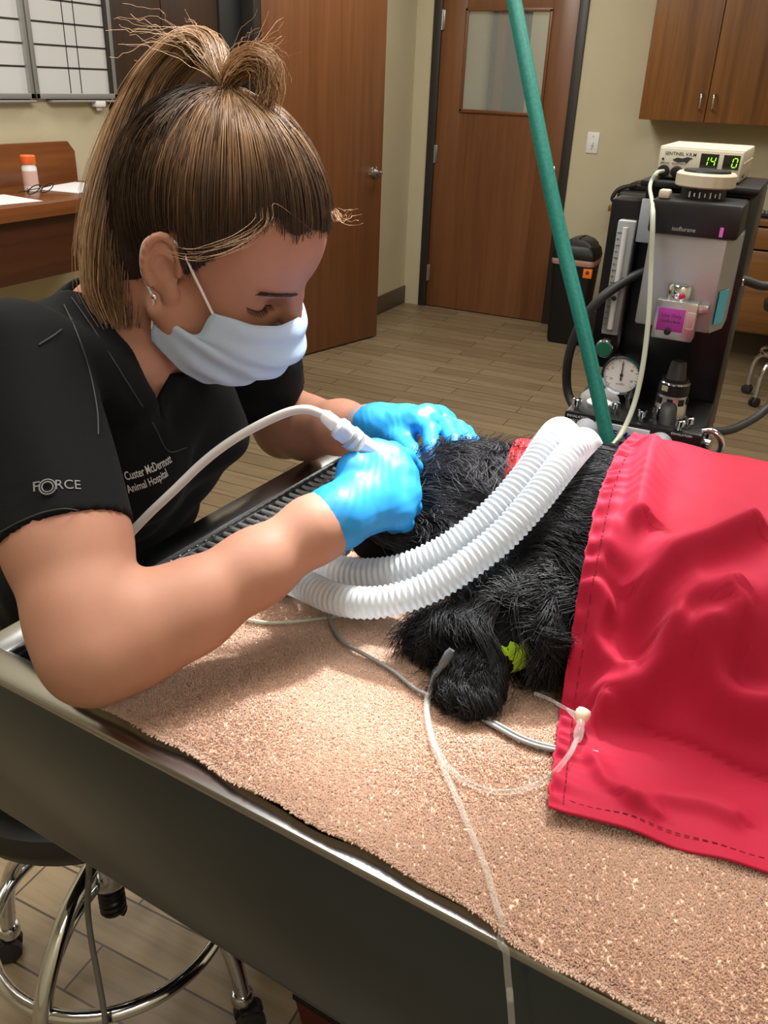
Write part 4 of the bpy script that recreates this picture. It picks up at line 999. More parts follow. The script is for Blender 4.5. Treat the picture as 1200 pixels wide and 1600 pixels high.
# coat
BA, BB = T(0.444, 0.254, 1.022), T(0.418, 0.222, 1.008)
TOv = np.array([TO[0], TO[1], 0])
def uv_of(P): d = P-TOv; return d @ TU, d @ TV
def keepf(c, N):
    u, v = uv_of(c)
    bare = (u < 0.262) & (c[:, 2] < 1.022)
    k_ = (u < np.interp(v, [0.1, 0.27, 0.34, 0.44, 0.6], [0.54, 0.50, 0.48, 0.465, 0.46])) & (c[:, 2] > 0.984) & ~bare
    w_ = np.where((v < 0.30), 1.5, 1.0); return k_*w_
NF = 42000
P, N = sample_mesh(DV, DQ, NF, keepf)
u, v = uv_of(P)
flow = TU[None]*1.0 + TV[None]*(-0.25-0.5*np.sin(P[:, :1]*24+P[:, 1:2]*13)) + TZ[None]*(-0.15)
low = v < 0.30
flow[low] = (TU[None]*-0.35+TV[None]*-0.75+TZ[None]*-0.55)+0.7*np.stack([np.sin(P[low, 1]*60+P[low, 2]*40), np.cos(P[low, 0]*55), 0*P[low, 0]], 1)
head = (u < 0.34) & ~low
flow[head] = TU[None]*0.95+TV[None]*(-0.45)+TZ[None]*0.1+0.5*np.stack([np.sin(P[head, 1]*45), np.cos(P[head, 0]*40), 0*P[head, 0]], 1)
# locks share a direction
lock = np.floor(P*55).astype(int); hsh = (lock[:, 0]*73856093 ^ lock[:, 1]*19349663 ^ lock[:, 2]*83492791) % 997
LK = RNG.normal(0, 1, (997, 3)); flow = flow+np.where(low, 0.45, 0.26)[:, None]*LK[hsh]+RNG.normal(0, 0.13, flow.shape)
flow -= N*(flow*N).sum(1, keepdims=True); flow /= np.linalg.norm(flow, axis=1, keepdims=True)+1e-6
L = np.where(low, RNG.uniform(0.024, 0.046, NF), RNG.uniform(0.032, 0.062, NF)); L = np.where(head, L*0.95, L)
paw = (v < 0.228); L = np.where(paw, L*0.40, L)
S_ = 8; t_ = np.linspace(0, 1, S_)
lift = np.where(low, 0.24, 0.12)[:, None]
PH = (LK[hsh, 0]*3)[:, None]; curl = np.where(low, 0.0085, 0.0042)[:, None]
side = np.cross(N, flow)
PS = P[:, None]+flow[:, None]*(L[:, None]*t_)[..., None]+N[:, None]*((L[:, None]*lift)*(1.5*t_-1.35*t_**2))[..., None]
PS = PS+side[:, None]*((curl*np.sin(t_[None]*5.5+PH)*t_[None]))[..., None]+N[:, None]*((curl*0.7*np.cos(t_[None]*5.5+PH)*t_[None]))[..., None]
PS[:, :, 2] -= np.where(low, 0.010, 0.003)[:, None]*t_[None]**2
PS[:, :, 2] = np.maximum(PS[:, :, 2], 0.9835+0.001*RNG.random((NF, 1)))
# no hair grows through the hoses or the bandage
HP = np.vstack([smooth_path(HA, 6), smooth_path(HB, 6)]); BC = np.linspace(0, 1, 6)[:, None]*(BB-BA)+BA
kp = np.ones(NF, bool)
for j in (2, 4, 6, 7):
    q = PS[:, j]
    kp &= np.min(np.linalg.norm(q[:, None]-HP[None], axis=2), axis=1) > 0.0185
    kp &= np.min(np.linalg.norm(q[:, None]-BC[None], axis=2), axis=1) > 0.0285
PS = PS[kp]; GREY = np.clip((0.44-u[kp])/0.08, 0, 1)*np.clip((v[kp]-0.30)/0.03, 0, 1)*RNG.uniform(0.35, 0.75, kp.sum())  # head hair greyed: partly its own colour, partly lamp light painted in
V_, Q_, c_ = strands_geo(PS, 0.00052, 0.00018)
fast_mesh('fur', V_, Q_, M['fur'], dog, color=np.repeat(GREY, S_*3)*(0.6+0.4*c_))
# collar
cc_ = T(0.362, 0.427, 1.053); ax_ = nrm(T(0.40, 0.435, 1.058)-T(0.30, 0.415, 1.046)); x_, y_, _ = frame(ax_)
ring = [cc_+(x_*math.cos(a)+y_*math.sin(a))*0.0665 for a in np.linspace(0, 2*math.pi, 48, endpoint=False)]
g = MB()
for q in (-0.006, 0, 0.006): g.tube([p+ax_*q for p in ring], 0.0045, 8, closed=True)
obj('collar', g, plain('red_nylon', srgb(215, 25, 35), 0.6), dog, label='red nylon collar half hidden in the fur')
# green bandage round the fore leg
a_, b_ = BA, BB; d_ = b_-a_
g = MB(); prof = []
for k in range(10): prof.append((np.linalg.norm(d_)*k/9, 0.0270-0.0045*k/9+0.0007*(k % 2)))
g.lathe(prof, a_, d_, 28); obj('bandage', g, plain('lime_wrap', srgb(150, 190, 30), 0.85, bump=(220, 0.5, 0.001)), dog, label='lime green self-adhesive bandage')
# ------------------------------------------------------------------ tube in the mouth, tape
et = thing('endotracheal_tube', 'grey tube connector leaving the dog mouth under the gloved hand', 'tube', T(0.20, 0.33, 0.99))
m0 = T(0.226, 0.334, 1.000)
obj('tube', MB().tube(smooth_path([m0+TU*0.03, m0, m0-TU*0.03-TV*0.012, m0-TU*0.052-TV*0.030-TZ*0.002], 8), 0.0055, 14), M['milky_tube'], et)
obj('connector', MB().lathe([(0, 0.0065), (0.004, 0.011), (0.012, 0.011), (0.014, 0.0085), (0.026, 0.0085)], m0-TU*0.016-TV*0.006, -TU-TV*0.5, 22), M['grey_plastic'], et)
obj('pilot_balloon', MB().lathe([(0, 0.003), (0.003, 0.0045), (0.016, 0.003), (0.018, 0.001)], m0-TU*0.006-TV*0.012+TZ*0.012, (-0.2, 0.2, 1), 14), M['white_plastic'], et)
obj('gauze', MB().lathe([(0, 0.004), (0.004, 0.010), (0.022, 0.012), (0.030, 0.006)], m0+TU*0.014-TV*0.030-TZ*0.010, TU-TV*0.15, 16), plain('brown_gauze', srgb(150, 105, 80), 0.9, bump=(260, 0.6, 0.001)), et)
# Y-piece joining the two breathing hoses behind the forearm
yp = thing('hose_connector', 'translucent Y connector joining the breathing hoses under the forearm', 'connector', HA[0])
y0_ = (HA[0]+HB[0])/2-TU*0.035+TV*0.030; y0_[2] -= 0.012
g = MB().tube([HA[0]+TU*0.012, HA[0]-TU*0.012, y0_], [0.0152, 0.0152, 0.012], 18).tube([HB[0]+TU*0.012, HB[0]-TU*0.012, y0_], [0.0152, 0.0152, 0.012], 18)
obj('body', g, M['grey_plastic'], yp)
# ------------------------------------------------------------------ lines on the towel
def on_towel(pts, r, up=0.0035):
    out = []
    for px, py in pts:
        p = onz(px, py, 0.989); u, v = TI(p); out.append(onz(px, py, float(towel_z(u, v))+r+up))
    return out
M['cable'] = plain('grey_cable', srgb(128, 128, 126), 0.5)
P = on_towel([(512, 955), (520, 980), (536, 1003), (570, 1023), (612, 1047), (650, 1077), (680, 1090), (730, 1111), (772, 1134), (815, 1157), (862, 1171), (930, 1180)], 0.0022)
g = MB().tube(smooth_path(P, 8), 0.0019, 10); P2 = [p+np.array([0.0012, 0.0036, 0.0002])*min(1, max(0, (k-5)/3)) for k, p in enumerate(P)]
g.tube(smooth_path(P2, 8), 0.0017, 10)
setp(obj('monitor_cable', g, M['cable']), 'grey cable running over the tan towel under the black paw', 'cable')
# IV line: from paw, looping over the towel to the T connector on the blanket
P = on_towel([(683, 1050), (672, 1070), (668, 1100), (671, 1135), (684, 1172), (705, 1203), (735, 1225), (775, 1237), (815, 1234), (845, 1222)], 0.002)
def onbl(px, py, up):
    u, v = hit(px, py); z = float(blanket_z(np.array(u), np.array(v), np.array(u-bl_left(v))))+up
    return onz(px, py, z)
P = [dep(684, 1050, .716), dep(677, 1062, .718)]+P[2:]
P += [onbl(868, 1205, 0.004), onbl(890, 1178, 0.008), onbl(901, 1156, 0.009)]
iv = thing('iv_line', 'clear IV line looping from the dog paw over the towel to the red blanket', 'tube', P[5])
obj('tube', MB().tube(smooth_path(P, 10), 0.0021, 12), M['clear_tube'], iv)
ca, cb = P[0], dep(704, 1018, .712)
obj('catheter_hub', MB().lathe([(0, 0.0021), (0.005, 0.0023), (0.007, 0.0034), (0.019, 0.0040), (0.023, 0.0028)], ca, cb-ca, 16), clear_plastic('hub_grey', (0.22, 0.24, 0.27), 0.45), iv)
tc = onbl(908, 1124, 0.008)
obj('injection_port', MB().lathe([(0, 0.003), (0.003, 0.0050), (0.006, 0.0062), (0.010, 0.0062), (0.0125, 0.005), (0.0135, 0.002)], tc-TV*0.006, TV*0.6+TZ*0.8+TU*0.1, 18), plain('port_latex', srgb(225, 205, 180), 0.4), iv)
ta, tb_ = onbl(902, 1157, 0.010), onbl(907, 1132, 0.009)
obj('luer', MB().lathe([(0, 0.0028), (0.004, 0.004), (0.011, 0.004), (0.013, 0.0033), (0.022, 0.0036)], ta, tb_-ta, 16), M['clear_tube'], iv)
wa, wb = onbl(886, 1108, 0.006), tc
obj('side_arm', MB().tube([wa, wb], [0.0014, 0.0042], 12), M['clear_tube'], iv)
P = [onz(835, 1083, 1.0), onz(858, 1092, 0.995), onz(875, 1102, 0.996), wa]
obj('extension', MB().tube(smooth_path(P, 6), 0.0013, 8), M['clear_tube'], iv)
# second line going down over the table edge
P = on_towel([(668, 1085), (666, 1110), (676, 1160), (695, 1205), (717, 1255), (740, 1310), (760, 1360), (776, 1415), (785, 1440)], 0.002)
e_ = P[-1]; yfr = T(0.47, -0.006, 0)
yq = T(0.47, -0.012, 0)[1]
P += [T(TI(onz(788, 1462, 0.975))[0], -0.004, 0.976), ony(790, 1486, yq), ony(793, 1520, yq), ony(797, 1560, yq-0.001), ony(800, 1600, yq-0.002)]
_d = P[-1]-P[-2]; _k = (P[-1][2]-0.006)/-_d[2]
P += [P[-1]+_d*_k*0.33, P[-1]+_d*_k*0.66, P[-1]+_d*_k]
setp(obj('fluid_line', MB().tube(smooth_path(P, 10), 0.0023, 12), M['clear_tube']), 'clear tube crossing the towel and hanging over the steel table front', 'tube')
P = on_towel([(385, 968), (420, 973), (455, 972), (490, 968), (515, 965), (545, 960), (580, 958)], 0.0016)
setp(obj('sampling_line', MB().tube(smooth_path(P, 8), 0.0016, 10), M['milky_tube']), 'thin clear line beside the forearm under the breathing hoses', 'tube')
# ================================================================== the veterinary technician
pe = thing('person', 'woman in black scrub top, face mask and blue gloves leaning over the dog', 'person', (-0.78, 0.69, 0.60))
def skin_mat():
    t = NT('skin'); t.set(Roughness=0.55, Specular__IOR__Level=0.3)
    f = t.noise(t.coord(), 14, 4); t.l(t.ramp(f, [(0.25, srgb(166, 118, 98)), (0.75, srgb(180, 133, 112))]), t.b.inputs['Base Color'])
    t.b.inputs['Subsurface Weight'].default_value = 0.12; t.b.inputs['Subsurface Radius'].default_value = (0.012, 0.005, 0.003); t.b.inputs['Subsurface Scale'].default_value = 0.6
    t.bump(t.noise(t.coord(), 420, 3), 0.10, 0.0006); return t.m
M['skin'] = skin_mat()
# --- joints
EL = np.array([-0.4365, 0.4085, 1.0355]); WR = dep(520, 812, 0.765)
SH = dep(32, 575, 0.757); SHL = np.array([-0.615, 0.845, 1.19])
ELL = dep(445, 668, 1.22); WRL = dep(590, 668, 1.035)
NB = np.array([-0.622, 0.685, 1.205])
# --- head frame
def rotm(h, p, r):
    h, p, r = [math.radians(q) for q in (h, p, r)]
    ch, sh, cp, sp_, cr, sr = math.cos(h), math.sin(h), math.cos(p), math.sin(p), math.cos(r), math.sin(r)
    return np.array([[ch, -sh, 0], [sh, ch, 0], [0, 0, 1]]) @ np.array([[cp, 0, sp_], [0, 1, 0], [-sp_, 0, cp]]) @ np.array([[1, 0, 0], [0, cr, -sr], [0, sr, cr]])
HO = np.array([-0.528, 0.70, 1.299]); HR = rotm(19.69, 31.388, 8.877)
def HW(P): return np.asarray(P, float) @ HR.T + HO
def HLc(P): return (np.asarray(P, float)-HO) @ HR
CRC, CRR = np.array([0.003, 0, 0.045]), np.array([0.101, 0.0755, 0.090])
def head_vol(h):
    v = Vol((-0.13, -0.11, -0.20), (0.16, 0.11, 0.155), h)
    v.add(ell(CRC, CRR), 0.01)
    v.add(ell((0.040, 0, -0.026), (0.056, 0.053, 0.075)), 0.025)
    for s in (-1, 1):
        v.add(cone((0.005, s*0.058, -0.050), (0.060, s*0.024, -0.098), 0.016, 0.016), 0.03)
        v.add(ell((0.058, s*0.032, -0.030), (0.022, 0.022, 0.019)), 0.015)               # cheekbone
        v.add(cone((0.0885, s*0.011, 0.020), (0.064, s*0.038, 0.021), 0.0100, 0.008), 0.010)   # brow
        v.add(ell((0.0965, s*0.031, -0.002), (0.018, 0.018, 0.0120)), 0.014, sub=True)    # socket
        v.add(ell((0.0690, s*0.0315, -0.0025), (0.0130, 0.0145, 0.0120)), 0.003)           # closed lid
    v.add(ell((0.080, 0, -0.098), (0.017, 0.020, 0.016)), 0.02)                            # chin
    v.add(cone((0.100, 0, 0.008), (0.118, 0, -0.030), 0.0085, 0.010), 0.014)               # nose
    v.add(ell((0.120, 0, -0.036), (0.011, 0.011, 0.010)), 0.010)
    for s in (-1, 1): v.add(ell((0.110, s*0.012, -0.040), (0.010, 0.007, 0.007)), 0.006)
    v.add(ell((0.101, 0, -0.064), (0.012, 0.024, 0.006)), 0.008); v.add(ell((0.099, 0, -0.074), (0.011, 0.021, 0.007)), 0.008)
    for s in (-1, 1):                                                                       # ears
        ex = np.array([-0.012, s*0.073, -0.003]); up = nrm((-0.38, s*0.12, 0.92)); bk = nrm((-0.86, s*0.42, -0.28)); bk = nrm(bk-up*bk.dot(up)); out = np.cross(up, bk)*1.0
        if out[1]*s < 0: out = -out
        v.add(ell(ex+out*0.001, (0.029, 0.0165, 0.0048), (up, bk, out)), 0.006)
        pts = []
        for a in np.linspace(-0.35, 3.9, 14):
            pts.append(ex+up*(0.0275*math.sin(a)+0.002)-bk*0.0155*math.cos(a)+out*0.0045)
        chain(v, pts, [0.0034]*14, 0.0025)
        pts = [ex+up*(0.014*math.sin(a)+0.001)+bk*(0.0005-0.009*math.cos(a)*1.0)+out*0.0045 for a in np.linspace(0.2, 3.3, 9)]
        chain(v, pts, [0.0026]*9, 0.002)
        v.add(ell(ex-up*0.002-bk*0.004+out*0.007, (0.010, 0.0065, 0.0062), (up, bk, out)), 0.004, sub=True)
        v.add(ell(ex-up*0.029-bk*0.007+out*0.002, (0.010, 0.008, 0.0050), (up, bk, out)), 0.006)     # lobe
        v.add(ell(ex-bk*0.015+out*0.002-up*0.003, (0.006, 0.004, 0.004), (up, bk, out)), 0.003)      # tragus
    nb = HLc(NB); v.add(cone((-0.028, 0, -0.045), nb, 0.050, 0.056), 0.022)
    v.add(cone((0.02, 0, -0.075), nb+np.array([0.03, 0, 0.01]), 0.030, 0.030), 0.03)
    return v
vh = head_vol(0.0017)
SV, SQ = vh.mesh(); SV = HW(SV)
# cut the neck where the torso mesh takes over
SV_l = HLc(SV); keepm = (SV_l[SQ][:, :, 2].mean(1) > -0.150); SQ = SQ[keepm]
# --- trunk and arms
fwd, lat = nrm((0.99, 0.10, 0)), nrm((-0.10, 0.99, 0)); upv = np.array([0, 0, 1.0])
spine = nrm(np.array([-0.62, 0.685, 1.2])-np.array([-0.78, 0.68, 0.70])); fw2 = nrm(np.cross(lat, spine))
PEL = np.array([-0.775, 0.68, 0.715])
def trunk(v, g, arms=True):
    v.add(ell((-0.655, 0.69, 1.075), (0.092+g, 0.150+g, 0.150+g), (fw2, lat, spine)), 0.03)
    v.add(ell((-0.705, 0.685, 0.930), (0.092+g, 0.125+g, 0.190+g), (fw2, lat, spine)), 0.05)
    v.add(ell(PEL, (0.11+g, 0.165+g, 0.12+g), (fwd, lat, upv)), 0.06)
    for s in (-1, 1): v.add(ell(np.array([-0.585, 0.688, 1.075])+lat*s*0.065, (0.052+g,)*3), 0.04)
    v.add(cone(NB+np.array([-0.03, -0.02, -0.012]), SH+np.array([-0.03, 0.02, -0.004]), 0.042+g, 0.046+g), 0.04)
    v.add(cone(NB+np.array([-0.03, 0.02, -0.012]), SHL+np.array([-0.02, -0.02, 0.0]), 0.046+g, 0.050+g), 0.04)
    v.add(cone((-0.66, 0.69, 1.12), NB, 0.09+g, 0.055+g), 0.04)
ARM = [(SH, 0.045), (SH*0.55+EL*0.45, 0.0470), (SH*0.36+EL*0.64, 0.0495), (EL*0.9+SH*0.1, 0.045), (EL, 0.041)]
fd = nrm(WR-EL)
FORE = [(EL, 0.041), (EL+(WR-EL)*0.18+np.array([-0.003, 0.001, -0.007]), 0.0408), (EL+(WR-EL)*0.36+np.array([0, 0.0, -0.009]), 0.0372), (EL+(WR-EL)*0.65+np.array([0, 0, -0.006]), 0.0310), (EL+(WR-EL)*0.9, 0.0265), (WR-fd*0.012, 0.0245), (WR+fd*0.012, 0.0215)]
fdl = nrm(WRL-ELL)
ARML = [(SHL, 0.046), (SHL*0.5+ELL*0.5, 0.047), (ELL, 0.041)]
FOREL = [(ELL, 0.041), (ELL+(WRL-ELL)*0.25, 0.042), (ELL+(WRL-ELL)*0.65, 0.033), (WRL-fdl*0.012, 0.0245), (WRL+fdl*0.012, 0.0215)]
vb = Vol((-0.98, 0.33, 0.54), (-0.24, 1.08, 1.30), 0.0032)
trunk(vb, -0.006)
for CH in (ARM, FORE, ARML, FOREL): chain(vb, [p for p, r in CH], [r for p, r in CH], 0.018)
vb.add(cone(EL+np.array([-0.008, -0.003, -0.016]), EL+(WR-EL)*0.1+np.array([0, -0.002, -0.010]), 0.025, 0.03), 0.02)   # point of the elbow
nA, nB2 = HW((-0.028, 0, -0.045)), NB
vb.add(cone(nA*0.35+nB2*0.65, nB2, 0.054, 0.056), 0.022); vb.add(cone(HW((0.02, 0, -0.075))*0.35+(NB+HR @ np.array([0.03, 0, 0.01]))*0.65, NB+HR @ np.array([0.03, 0, 0.01]), 0.030, 0.030), 0.03)
vb.add(cone(NB+np.array([0.055, 0.03, -0.03]), SHL*0.5+NB*0.5+np.array([0.03, 0, -0.025]), 0.010, 0.006), 0.03)           # collar bones
vb.add(cone(NB+np.array([0.055, -0.03, -0.03]), SH*0.5+NB*0.5+np.array([0.03, 0, -0.025]), 0.010, 0.006), 0.03)
for s in (-1, 1):                                                                                                  # legs under the table
    hp = PEL+lat*s*0.085+upv*-0.03; kn = hp+fwd*0.34+lat*(0.14 if s > 0 else 0.06)+upv*-0.03
    chain(vb, [hp, kn], [0.08, 0.055], 0.04)
BV, BQ = vb.mesh()
n0 = len(SV); AV = np.vstack([SV, BV]); AQ = np.vstack([SQ, BQ+n0])
body = fast_mesh('body', AV, AQ, M['skin'], pe)

# --- scrub top
PV0 = dep(266, 640, 0.835)
M['scrub'] = plain('black_scrub', (0.0048, 0.0054, 0.0062), 0.85, spec=0.12, bump=(1100, 0.25, 0.0005)); M['scrub'].node_tree.nodes['Principled BSDF'].inputs['Sheen Weight'].default_value = 0.015
vs = Vol((-1.0, 0.36, 0.60), (-0.38, 1.10, 1.30), 0.0034)
trunk(vs, 0.006)
uA = SH+(EL-SH)*0.635; vs.add(cone(SH+np.array([0.02, 0.05, -0.01]), PV0+np.array([-0.035, -0.02, 0.0]), 0.030, 0.024), 0.04); uL = SHL+(ELL-SHL)*0.62
vs.add(cone(SH, uA+(EL-SH)*0.06, 0.0600, 0.0555), 0.016); vs.add(cone(SHL, uL+(ELL-SHL)*0.06, 0.067, 0.062), 0.02)
def folds(x, y, z):
    a = np.sin(x*46+z*58+np.sin(y*24)*2)*np.sin(y*30-z*34+1.3); b = np.sin(z*95+x*60+2*np.sin(x*30+y*18))
    return 0.0030*a+0.0011*b+0*z
vs.warp(folds)
for p, d in ((uA, EL-SH), (uL, ELL-SHL)):
    d = nrm(d)
    G = [(vs.lo[i]+vs.h*np.arange(vs.n[i])).astype(np.float32) for i in range(3)]
    pl = (G[0][:, None, None]-p[0])*d[0]+(G[1][None, :, None]-p[1])*d[1]+(G[2][None, None, :]-p[2])*d[2]
    rr = np.sqrt((G[0][:, None, None]-p[0])**2+(G[1][None, :, None]-p[1])**2+(G[2][None, None, :]-p[2])**2)
    vs.D = np.where(rr < 0.16, np.maximum(vs.D, pl), vs.D)
vs.add(cone(uA+nrm(EL-SH)*-0.03, uA+nrm(EL-SH)*0.08, 0.0520, 0.0525), 0.002, sub=True)
vs.add(cone(uL+nrm(ELL-SHL)*-0.03, uL+nrm(ELL-SHL)*0.08, 0.055, 0.055), 0.002, sub=True)
PV = dep(266, 640, 0.835)
NF_ = NB+np.array([0.030, -0.005, 0.045])
vs.add(cone(NB+np.array([-0.008, 0, 0.022]), HW((-0.01, 0, -0.08)), 0.057, 0.072), 0.004, sub=True)
vn = nrm(PV-NF_)
def vneck(x, y, z):
    # wedge: narrow at the point of the V, opening towards the neck
    d = PV-NF_; Ln = np.linalg.norm(d); dn_ = d/Ln; fr = nrm(np.array([0.80, -0.25, 0.35])); sdv = nrm(np.cross(dn_, fr)); ot = nrm(np.cross(sdv, dn_))
    X, Y, Z = x-PV[0], y-PV[1], z-PV[2]
    al = -(X*dn_[0]+Y*dn_[1]+Z*dn_[2]); sd = X*sdv[0]+Y*sdv[1]+Z*sdv[2]; o_ = X*ot[0]+Y*ot[1]+Z*ot[2]
    return np.maximum(np.maximum(np.abs(sd)-al*0.36, al-Ln*1.05)*0.92, np.abs(o_)-0.075)
vs.add((vneck, PV-0.16, PV+0.16), 0.002, sub=True)
vs.clip(PEL+upv*-0.02, (0, 0, -1))
CV, CQ = vs.mesh()
top = fast_mesh('scrub_top', CV, CQ, M['scrub'], pe)
bvh = BVHTree.FromPolygons([Vector(q) for q in CV], [tuple(int(i) for i in q) for q in CQ])
def cast(px, py, up=0.0012):
    d = Vector(nrm(ray(px, py))); r = bvh.ray_cast(Vector(CP), d)
    if r[0] is None: return None, None
    n = r[1] if r[1].dot(d) < 0 else -r[1]
    return np.array(r[0]+n*up), np.array(n)
def cloth_line(pts, r, mat, name, parent, n=6):
    P = [cast(*q)[0] for q in pts]; P = [p for p in P if p is not None]
    # drop outliers that fell through to something behind
    Q = [P[0]]
    for p in P[1:]:
        if np.linalg.norm(p-Q[-1]) < 0.09: Q.append(p)
    if len(Q) > 2: obj(name, MB().tube(smooth_path(Q, n), r, 6), mat, parent)
THR = plain('grey_thread', (0.028, 0.028, 0.03), 0.7)
cloth_line([(2, 832), (40, 812), (80, 798), (120, 796), (160, 806), (186, 822)], 0.0006, THR, 'hem_stitching', top)
cloth_line([(100, 478), (118, 520), (138, 580), (150, 640), (152, 680)], 0.0007, THR, 'sleeve_seam', top)
cloth_line([(112, 466), (145, 515), (180, 570), (215, 625), (240, 665), (262, 705), (290, 700)], 0.0007, THR, 'placket_seam', top)
cloth_line([(60, 540), (90, 520), (112, 500)], 0.0007, THR, 'yoke_seam', top)
def cloth_text(txt, p0, p1, size, name, mat, bold=0.0, lab=None):
    a, n1 = cast(*p0); b, n2 = cast(*p1); right = nrm(b-a); n = nrm(n1+n2); up = nrm(np.cross(n, right))
    cu = bpy.data.curves.new('t', 'FONT'); cu.body = txt; cu.size = 1.0; cu.offset = bold; cu.resolution_u = 3
    to = bpy.data.objects.new('t', cu); COL.objects.link(to)
    me = to.evaluated_get(bpy.context.evaluated_depsgraph_get()).to_mesh()
    V = np.array([v.co[:] for v in me.vertices]); F = [tuple(p.vertices) for p in me.polygons]
    bpy.data.objects.remove(to); bpy.data.curves.remove(cu)
    sx = np.linalg.norm(b-a)/V[:, 0].max(); out = []
    for q in V:
        p = a+right*q[0]*sx+up*q[1]*size; r = bvh.ray_cast(Vector(p+n*0.010), Vector(-n))
        out.append(np.array(r[0])+n*0.0009 if r[0] is not None and (Vector(p)-r[0]).length < 0.012 else p)
    g = MB().add(out, F); g.fix = False
    return obj(name, g, mat, top, smooth=False)
EMB = plain('white_thread', (0.50, 0.50, 0.50), 0.7)
cloth_text('Custer McDermott', (197, 750), (268, 722), 0.0125, 'embroidered_lettering', EMB, 0.012)
cloth_text('Animal Hospital', (201, 770), (262, 743), 0.0125, 'embroidered_lettering', EMB, 0.012)
EMG = plain('grey_embroidery', (0.16, 0.16, 0.16), 0.7)
cloth_text('F', (51, 769), (63, 767), 0.0115, 'sleeve_logo', EMG); cloth_text('RCE', (86, 765), (126, 765), 0.0115, 'sleeve_logo', EMG)
c0, n0_ = cast(75, 762)
x_, y_, _ = frame(n0_)
g = MB()
for rr in (0.0042, 0.0062): g.tube([c0+(x_*math.cos(a)+y_*math.sin(a))*rr+n0_*0.0006 for a in np.linspace(0, 2*math.pi, 24, endpoint=False)], 0.0006, 5, closed=True)
obj('sleeve_logo', g, EMG, top)

# --- trousers and shoes
M['pants'] = plain('black_trousers', (0.010, 0.011, 0.013), 0.85)
vp_ = Vol((-1.35, 0.25, 0.02), (-0.2, 1.15, 0.86), 0.006)
vp_.add(ell(PEL+upv*-0.03, (0.125, 0.18, 0.11), (fwd, lat, upv)), 0.03)
FEET = []
for s in (-1, 1):
    hp = PEL+lat*s*0.085+upv*-0.03
    kn = hp+fwd*0.34+lat*(0.14 if s > 0 else 0.06)+upv*-0.03
    ft = np.array([kn[0]-0.20, 1.06 if s > 0 else 0.93, 0.085])
    chain(vp_, [hp, kn, ft+upv*0.03], [0.095, 0.075, 0.055], 0.04); FEET.append(ft)
PVv, PQ = vp_.mesh(); fast_mesh('trousers', PVv, PQ, M['pants'], pe)
for ft in FEET:
    vf_ = Vol(ft+np.array([-0.10, -0.08, -0.10]), ft+np.array([0.24, 0.08, 0.08]), 0.005)
    vf_.add(cone(ft+np.array([-0.02, 0, -0.045]), ft+np.array([0.13, 0, -0.055]), 0.040, 0.034), 0.02); vf_.add(cone(ft, ft+np.array([0, 0, -0.03]), 0.048, 0.045), 0.03)
    vf_.clip(ft+np.array([0, 0, -0.083]), (0, 0, -1)); q = vf_.mesh(); fast_mesh('shoe', q[0], q[1], M['black_rubber'], pe)

# --- eyebrow, lashes
M['lash'] = plain('dark_lash', (0.012, 0.008, 0.006), 0.6); M['brow'] = plain('brow_hair', (0.06, 0.035, 0.025), 0.7)
hb = BVHTree.FromPolygons([Vector(q) for q in SV], [tuple(int(i) for i in q) for q in SQ])
def face_pt(x, y, z, up=0.0):
    o = HW((x+0.06, y*1.5, z)); t_ = HW((x-0.03, y*0.7, z)); r = hb.ray_cast(Vector(o), Vector(nrm(t_-o)))
    return (np.array(r[0])+np.array(r[1])*up, np.array(r[1])) if r[0] is not None else (HW((x, y, z)), HR[:, 0])
def near_pt(x, y, z, up=0.0):
    r = hb.find_nearest(Vector(HW((x, y, z)))); return np.array(r[0])+np.array(r[1])*up, np.array(r[1])
for s in (-1, 1):
    L_ = []
    for t in np.linspace(0, 1, 150):
        y = s*(0.012+0.036*t); z = 0.0195+0.0045*math.sin(t*2.4)-0.004*t+RNG.normal(0, 0.0011)*(1-0.6*t)
        p, n = near_pt(0.100-0.028*t, y, z); d = HR @ nrm((-0.35, s*0.9, 0.25-0.5*t)); L_.append([p, p+d*0.004+n*0.0008, p+d*0.008+n*0.0006])
    V_, Q_, c_ = strands_geo(np.array(L_), 0.00030, 0.00012); fast_mesh('eyebrow', V_, Q_, M['brow'], pe)
    L_ = []; row = []
    for t in np.linspace(0, 1, 46):
        y = s*(0.020+0.025*t); z = -0.0075-0.0015*math.sin(t*math.pi)+0.001*t
        p, n = near_pt(0.088-0.021*t, s*(0.019+0.026*t), -0.0035-0.001*math.sin(t*math.pi), 0.0003); row.append(p)
        d = HR @ nrm((0.75-0.2*t, s*(0.05+0.5*t), -0.35)); L_.append([p, p+d*0.004, p+d*0.0075+HR @ np.array([0, 0, 0.0012])])
    V_, Q_, c_ = strands_geo(np.array(L_), 0.00022, 0.00008); fast_mesh('eyelashes', V_, Q_, M['lash'], pe)
    obj('lash_line', MB().tube(np.array(row), 0.00042, 6), M['lash'], pe)
# --- earring
er = HW((-0.0045, -0.0795, -0.0315)); obj('earring', MB().sphere(er, 0.0030, 12), plain('crystal_stud', (0.8, 0.75, 0.7), 0.08, 0.9), pe)

